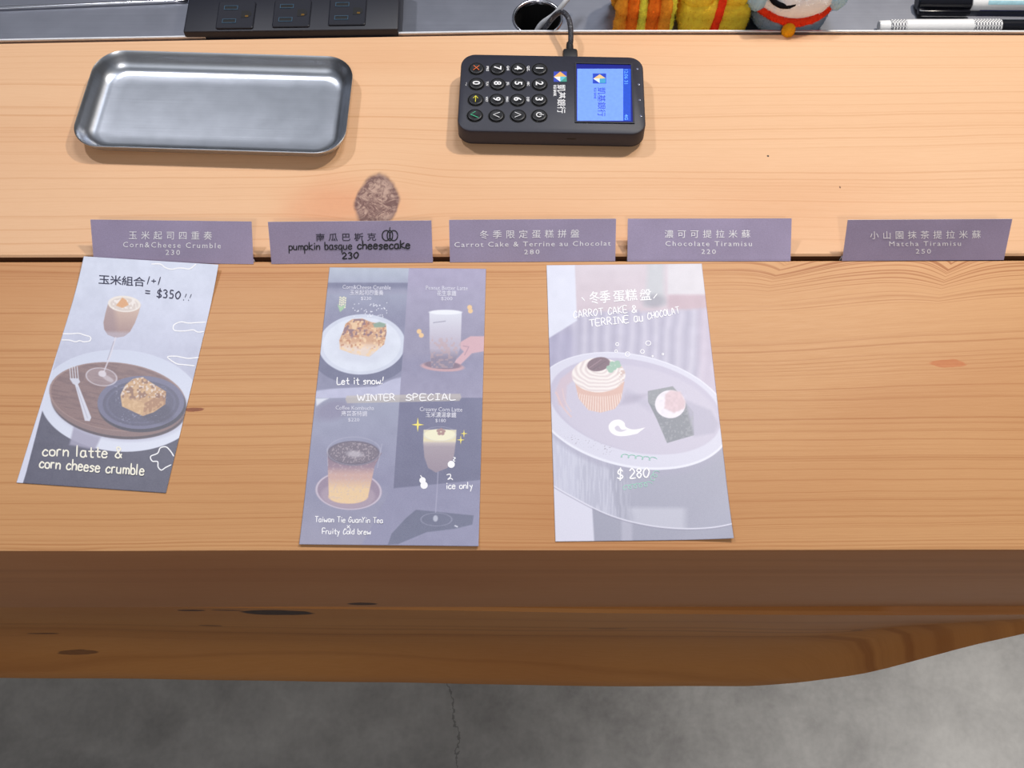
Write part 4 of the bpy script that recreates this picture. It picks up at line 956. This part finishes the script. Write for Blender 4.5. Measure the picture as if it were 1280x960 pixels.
# ------------------------------------------------------------------ cables
cab = empty('charging_cable', (0, 0, TOP), 0, 'black braided charging cable arching from the terminal into the round hole', 'cable')
cp = U(712.5, 66, TOP+.010)
tyb = tc[1] + BD/2
px_ = cp[0]
c_end = [(px_, tyb + .0150, .0095)] + [(q[0], q[1], q[2]-TOP) for q in (U(713.5, 50, TOP+.0125), U(713, 34, TOP+.016), U(710, 22, TOP+.018), U(703, 15, TOP+.016), U(694, 19, TOP+.010), U(684, 31, TOP-.004), U(678, 38, TOP-.026), U(676, 30, TOP-.06))]
def braid():
    m = NT('braided_sleeve'); v, sp = m.obj()
    q = m.n('ShaderNodeTexChecker'); m.l(v, q.inputs[0]); q.inputs[1].default_value = (.012, .012, .016, 1); q.inputs[2].default_value = (.05, .05, .065, 1); q.inputs[3].default_value = 900
    k = m.step(m.noise(v, 700, 1), .62, .72)
    m.set(Base_Color=m.mix(m.M('MULTIPLY', k, .5), q.outputs[0], (.4, .4, .42, 1)), Roughness=.6); return m.m
v, f = tube(c_end, .0019, 12, 8); from_py('cord', v, f, braid(), cab, smooth=True)
from_bm('plug', box_bm(px_-.0052, px_+.0052, tyb - .0008, tyb + .0105, .0058, .0132, .0016), m_rubber, cab)
v, f = tube([(px_, tyb + .009, .0095), (px_, tyb + .0135, .0096), (px_ + .0001, tyb + .018, .0100)], lambda t: .0031 - .0008*t, 12, 6); from_py('strain_relief', v, f, m_rubber, cab, smooth=True)
e1 = U(712, -4, ZS + .028); e2 = U(694, 17, ZS+.018); e3 = U(674, 38, ZS + .001)
gc = empty('grey_cable', (0, 0, 0), 0, 'pale grey cable crossing over the round hole in the steel', 'cable')
v, f = tube([tuple(U(738, -30, ZS+.030)), tuple(e1), tuple(e2), (e3[0], e3[1]+.001, ZS + .004), (e3[0]-.006, e3[1]+.003, ZS - .02), (e3[0]-.008, e3[1]+.004, ZS-.05)], .0019, 12, 8)
from_py('sheath', v, f, plain('pale_grey_sheath', (196, 198, 202), .45), gc, smooth=True)

# ------------------------------------------------------------------ outlet strip
PZ = ZS + .026
a0 = U(227.5, 38, PZ); a1 = U(497, 34.6, PZ)
sw_ = a1[0] - a0[0]; sd = .062
strip = empty('power_strip', ((a0[0]+a1[0])/2, a0[1] + sd/2, ZS), math.atan2(a1[1]-a0[1], a1[0]-a0[0]), 'black three-socket power strip on the steel shelf', 'power strip')
from_bm('housing', box_bm(-sw_/2, sw_/2, -sd/2, sd/2, .0, PZ-ZS, .0018), m_strip, strip)
for sx, sy in ((294.5, 17.5), (364.5, 16.5), (434, 15.0)):
    c = U(sx, sy, PZ + .0012); ox, oy = c[0] - strip.location.x, c[1] - strip.location.y; z = PZ - ZS
    pl_ = bpy.data.objects.new('socket', None); 
    bpy.data.objects.remove(pl_)
    v, f = loft([[(ox + x, oy + y, zz) for x, y in rrect(wd, dp, .0012, 3)] for wd, dp, zz in ((.0268, .0262, z-.0005), (.0268, .0262, z+.0010), (.0258, .0252, z+.0014))])
    s_ = from_py('socket', v, f, m_strip, strip, smooth=False)
    for dy in (-.0066, .0066):
        v_, f_ = framebm(ox-.0086, ox+.0004, oy+dy-.0015, oy+dy+.0015, .0005, z+.0013, z+.0018, 0); from_py('slot_rim', v_, f_, plain('slot_rim', (60, 84, 104), .35), s_)
        from_bm('blade_slot', box_bm(ox-.0086, ox+.0004, oy+dy-.0015, oy+dy+.0015, z+.0012, z+.0015), m_slot, s_, smooth=False)
    pts = [(ox+.0040, oy-.0034), (ox+.0078, oy-.0034)] + [(ox+.0078+.0034*math.cos(t), oy+.0034*math.sin(t)) for t in np.linspace(-math.pi/2, math.pi/2, 9)][1:-1] + [(ox+.0078, oy+.0034), (ox+.0040, oy+.0034)]
    v_, f_ = loft([[(x, y, z+.0012) for x, y in pts], [(x, y, z+.0016) for x, y in pts]]); from_py('ground_hole', v_, f_, m_slot, s_)
    from_bm('contact', box_bm(ox+.0070, ox+.0092, oy-.0028, oy-.0012, z+.0013, z+.0017), m_brass, s_, smooth=False)

# ------------------------------------------------------------------ fuzzy toys
def fuzz_mat(name, c, var=.25):
    m = NT(name); v = m.obj()[0]; n = m.noise(v, 260, 3, .7); c = np.array(lin(c))
    m.set(Base_Color=m.ramp(n, [(.3, tuple(c*(1-var))), (.7, tuple(np.clip(c*(1+var), 0, 1)))]), Roughness=.9); m.b.inputs['Specular IOR Level'].default_value = .15
    return m.m
def fuzzy(name, v, f, mat, parent, n=2500, ln=.0016, amp=.0007, seed=1, label=None):
    bm = bmesh.new(); vs = [bm.verts.new(q) for q in v]
    for k in f:
        try: bm.faces.new([vs[i] for i in k])
        except ValueError: pass
    bmesh.ops.recalc_face_normals(bm, faces=bm.faces); bm.normal_update()
    R = random.Random(seed)
    for q in bm.verts: q.co += q.normal * (mnoise.noise(q.co * 260) * amp * 1.4 + R.uniform(-amp, amp) * .4)
    bm.normal_update(); fs = [g for g in bm.faces]; ar = [g.calc_area() for g in fs]; out = []
    for g in R.choices(fs, ar, k=n):
        ws = [R.random() for _ in g.verts]; s_ = sum(ws); p_ = sum((q.co * (k/s_) for q, k in zip(g.verts, ws)), Vector())
        d = (g.normal + Vector((R.uniform(-1, 1), R.uniform(-1, 1), R.uniform(-1, 1))) * .55).normalized(); t = d.cross(Vector((R.random(), R.random(), R.random()))).normalized() * .00022
        out.append((p_ - t, p_ + t, p_ + d * ln * R.uniform(.5, 1.2)))
    for tri in out: bm.faces.new([bm.verts.new(q) for q in tri])
    me = bpy.data.meshes.new(name); bm.to_mesh(me); bm.free(); me.polygons.foreach_set('use_smooth', [True]*len(me.polygons))
    o = mesh_ob(name, me, mat, parent)
    if label: o['label'] = label
    return o
def ball(c, r, n=24, m=16, pw=1.0):
    """ellipsoid or soft block: pw < 1 squares it off"""
    sg = lambda x, p: math.copysign(abs(x)**p, x)
    rings = []
    for i in range(1, m):
        ph = math.pi * i / m; s_ = math.sin(ph)**pw; zz = -sg(math.cos(ph), pw)
        rings.append([(c[0] + r[0]*s_*sg(math.cos(2*math.pi*j/n), pw), c[1] + r[1]*s_*sg(math.sin(2*math.pi*j/n), pw), c[2] + r[2]*zz) for j in range(n)])
    return loft(rings)
# orange toy with vertical chenille rolls
o1 = U(804, 38, ZS + .012)
toy = empty('orange_toy', (o1[0], o1[1] + .022, ZS), 0, 'fuzzy orange chenille toy with a yellow stripe, leftmost of the three toys', 'toy', 'fuzzy toys on the steel shelf')
mo, mo2, my = fuzz_mat('orange_chenille', (255, 160, 50), .25), fuzz_mat('deep_orange_chenille', (255, 122, 34), .25), fuzz_mat('lime_chenille', (240, 232, 80), .25)
for k, (dx, r_, mt, nm) in enumerate(((-.0165, .0048, mo, 'chenille_roll'), (-.0085, .0044, mo2, 'chenille_roll'), (-.0015, .0034, my, 'yellow_stripe'), (.0060, .0052, mo2, 'chenille_roll'), (.0145, .0054, mo, 'chenille_roll'), (.0195, .0028, my, 'yellow_stripe'))):
    top = .046 + .002 * (k % 2)
    v, f = tube([(dx*.96, -.014 + abs(dx)*.15, .003), (dx, -.018 + abs(dx)*.15, .008), (dx*1.02, -.018 + abs(dx)*.15, .026), (dx*1.03, -.012, .040), (dx*1.0, .002, top), (dx, .014, .036), (dx, .016, .003)], lambda t, r_=r_: r_ * (1 + .12*math.sin(t*40)), 14, 8)
    fuzzy(nm, v, f, mt, toy, 1500, .0017, seed=k+3)
v, f = ball((0, 0, .022), (.018, .016, .021), pw=.6); fuzzy('core', v, f, mo2, toy, 800, seed=20)
# yellow block with red ribbon
o2 = U(893, 38, ZS + .012)
toy2 = empty('yellow_toy', (o2[0], o2[1] + .026, ZS), 0, 'fuzzy yellow block-shaped toy tied with a red ribbon', 'toy', 'fuzzy toys on the steel shelf')
myel = fuzz_mat('yellow_chenille', (255, 216, 66), .15); mred = fuzz_mat('red_chenille', (246, 62, 28), .2)
v, f = ball((0, 0, .016), (.0262, .024, .0155), 32, 20, .35); fuzzy('block', v, f, myel, toy2, 5000, .0016, .0012, seed=31)
for k, (bx, bz, rx, rz_) in enumerate(((-.0135, .034, .0130, .0085), (.0125, .035, .0135, .0085))):
    v, f = ball((bx, .001, bz), (rx, .0225, rz_), 28, 18, .6); fuzzy('roll', v, f, myel, toy2, 2500, .0016, .001, seed=33+k)
v, f = tube([(-.0015, -.020, .001), (-.001, -.0255, .008), (.0005, -.0255, .022), (.002, -.0235, .034), (.003, -.016, .0435), (.003, 0, .046), (.003, .015, .042)], .0028, 12, 8); fuzzy('ribbon', v, f, mred, toy2, 1200, .0012, .0004, seed=36)
# plush bird: dark back, white face, red scarf, yellow bell
o3 = U(988, 42, ZS + .014)
toy3 = empty('plush_bird', (o3[0] + .001, o3[1] + .026, ZS), 0, 'white and light blue plush bird with a red scarf, leaning over the timber edge', 'toy', 'fuzzy toys on the steel shelf')
mw, mb_, mk_, mg_ = fuzz_mat('white_plush', (255, 252, 255), .05), fuzz_mat('blue_plush', (176, 216, 240), .1), fuzz_mat('black_plush', (14, 14, 20), .3), fuzz_mat('grey_plush', (150, 166, 182), .12)
v, f = ball((0, 0, .020), (.029, .028, .020), 36, 22, .85); fuzzy('body', v, f, mg_, toy3, 4000, .0012, .0006, seed=41)
v, f = ball((-.001, .000, .0405), (.0315, .031, .022), 40, 26, .92); fuzzy('head', v, f, mw, toy3, 6000, .0012, .0008, seed=42)
for sgn, nm in ((-1, 'side_stripe'), (1, 'side_stripe')):
    v, f = ball((sgn*.0285, .002, .044), (.0095, .027, .022), 24, 18, .9); fuzzy(nm, v, f, mb_, toy3, 2200, .0012, .0006, seed=43+sgn)
v, f = ball((-.033, .016, .026), (.012, .020, .026), 20, 16, .8); fuzzy('black_side', v, f, mk_, toy3, 1500, .0012, .0006, seed=46)  # black plush mass at the bird's left side
th = [math.radians(a) for a in range(190, 351, 10)]
v, f = tube([(.0305*math.cos(a) - .001, .0300*math.sin(a) + .001, .0280 + .003*abs(math.cos(a))) for a in th], .0033, 14, 3); fuzzy('scarf', v, f, mred, toy3, 2200, .0012, .0004, seed=47)
v, f = ball((-.0055, -.0325, .0235), (.0048, .0042, .0062), 20, 14); fuzzy('bell', v, f, fuzz_mat('amber_felt', (240, 172, 30), .12), toy3, 500, .0008, .0003, seed=48)
v, f = tube([(-.0115 + .0135*math.cos(a), -.0215 - .003*math.sin(a)*-1 - (.004 if math.sin(a) < 0 else 0), .0560 + .0135*math.sin(a)) for a in np.linspace(0, 2*math.pi, 22)], .0021, 10, 3); fuzzy('eye_ring', v, f, mk_, toy3, 600, .0007, .0002, seed=49)

# ------------------------------------------------------------------ pens
def dotband():
    m = NT('dotted_grip'); v, sp = m.obj(); q = m.n('ShaderNodeTexChecker'); m.l(v, q.inputs[0]); q.inputs[1].default_value = (.85, .85, .85, 1); q.inputs[2].default_value = (.16, .16, .18, 1); q.inputs[3].default_value = 900
    m.set(Base_Color=q.outputs[0], Roughness=.5); return m.m
m_dot = dotband(); m_barrel = plain('glossy_white_barrel', (240, 240, 240), .25, grain=.01); m_cap = plain('glossy_black_cap', (18, 18, 26), .2)
def cyl(name, x0, x1, r0, r1, mat, parent, n=24, bev=.0005):
    rings = [[(x, r*math.cos(2*math.pi*i/n), r*math.sin(2*math.pi*i/n)) for i in range(n)] for x, r in ((x0, r0-bev), (x0+bev, r0), (x1-bev, r1), (x1, r1-bev))]
    v, f = loft(rings); o = from_py(name, v, f, mat, parent, smooth=True); o.data.set_sharp_from_angle(angle=math.radians(40)); return o
PR = .0050
p0 = U(1098, 33, ZS + PR)
pen = empty('marker_pen', (p0[0], p0[1], ZS + PR), math.radians(.3), 'white marker pen with dotted grip bands beside the timber edge', 'pen')
sx_ = .00059
cyl('end_plug', 0, .0085, PR*.84, PR*.88, m_barrel, pen); cyl('grip_band', .0085, .0200, PR, PR, m_dot, pen); cyl('barrel', .0200, .0705, PR, PR, m_barrel, pen); cyl('grip_band', .0705, .0915, PR, PR, m_dot, pen); cyl('cap', .0915, .1320, PR*.92, PR*.84, m_cap, pen)
v, f = ctext('MARKER', (0, 0), (.014, 0), .0022, .02)
mkx = [(.046 + a[0], -PR*math.cos(.62) - .0001 + (-a[1])*-.0, PR*math.sin(.62)) for a in v]
PR2 = .0062
p1 = U(1146, 4, ZS + PR2)
pen2 = empty('marker_pen', (p1[0], p1[1] + .001, ZS + PR2), math.radians(-.8), 'thicker white marker with a glossy black clipped cap, farther back at right', 'pen')
cyl('cap', 0, .0410, PR2*.95, PR2, m_cap, pen2, bev=.0012); cyl('barrel', .0405, .135, PR2*.93, PR2*.93, m_barrel, pen2)
from_bm('clip', box_bm(.001, .040, -PR2 - .0030, -PR2 - .0014, -.0040, .0000, .0006), m_cap, pen2); from_bm('clip_root', box_bm(.0006, .0050, -PR2 - .0026, -PR2 + .003, -.0040, .0000, .0006), m_cap, pen2)
m_pale = plain('pale_blue_print', (170, 214, 226), .4)
rings = [[(x, PR2*.94*math.cos(a), PR2*.94*math.sin(a)) for a in np.linspace(math.radians(200), math.radians(235), 6)] for x in (.048, .13)]
V = rings[0] + rings[1]; from_py('print_stripe', V, [(i, i+1, 7+i, 6+i) for i in range(5)], plain('navy_stripe', (60, 60, 130), .4), pen2)
rings = [[(x, PR2*.942*math.cos(a), PR2*.942*math.sin(a)) for a in np.linspace(math.radians(120), math.radians(150), 6)] for x in (.052, .12)]
V = rings[0] + rings[1]; from_py('print_stripe', V, [(i, i+1, 7+i, 6+i) for i in range(5)], m_pale, pen2)
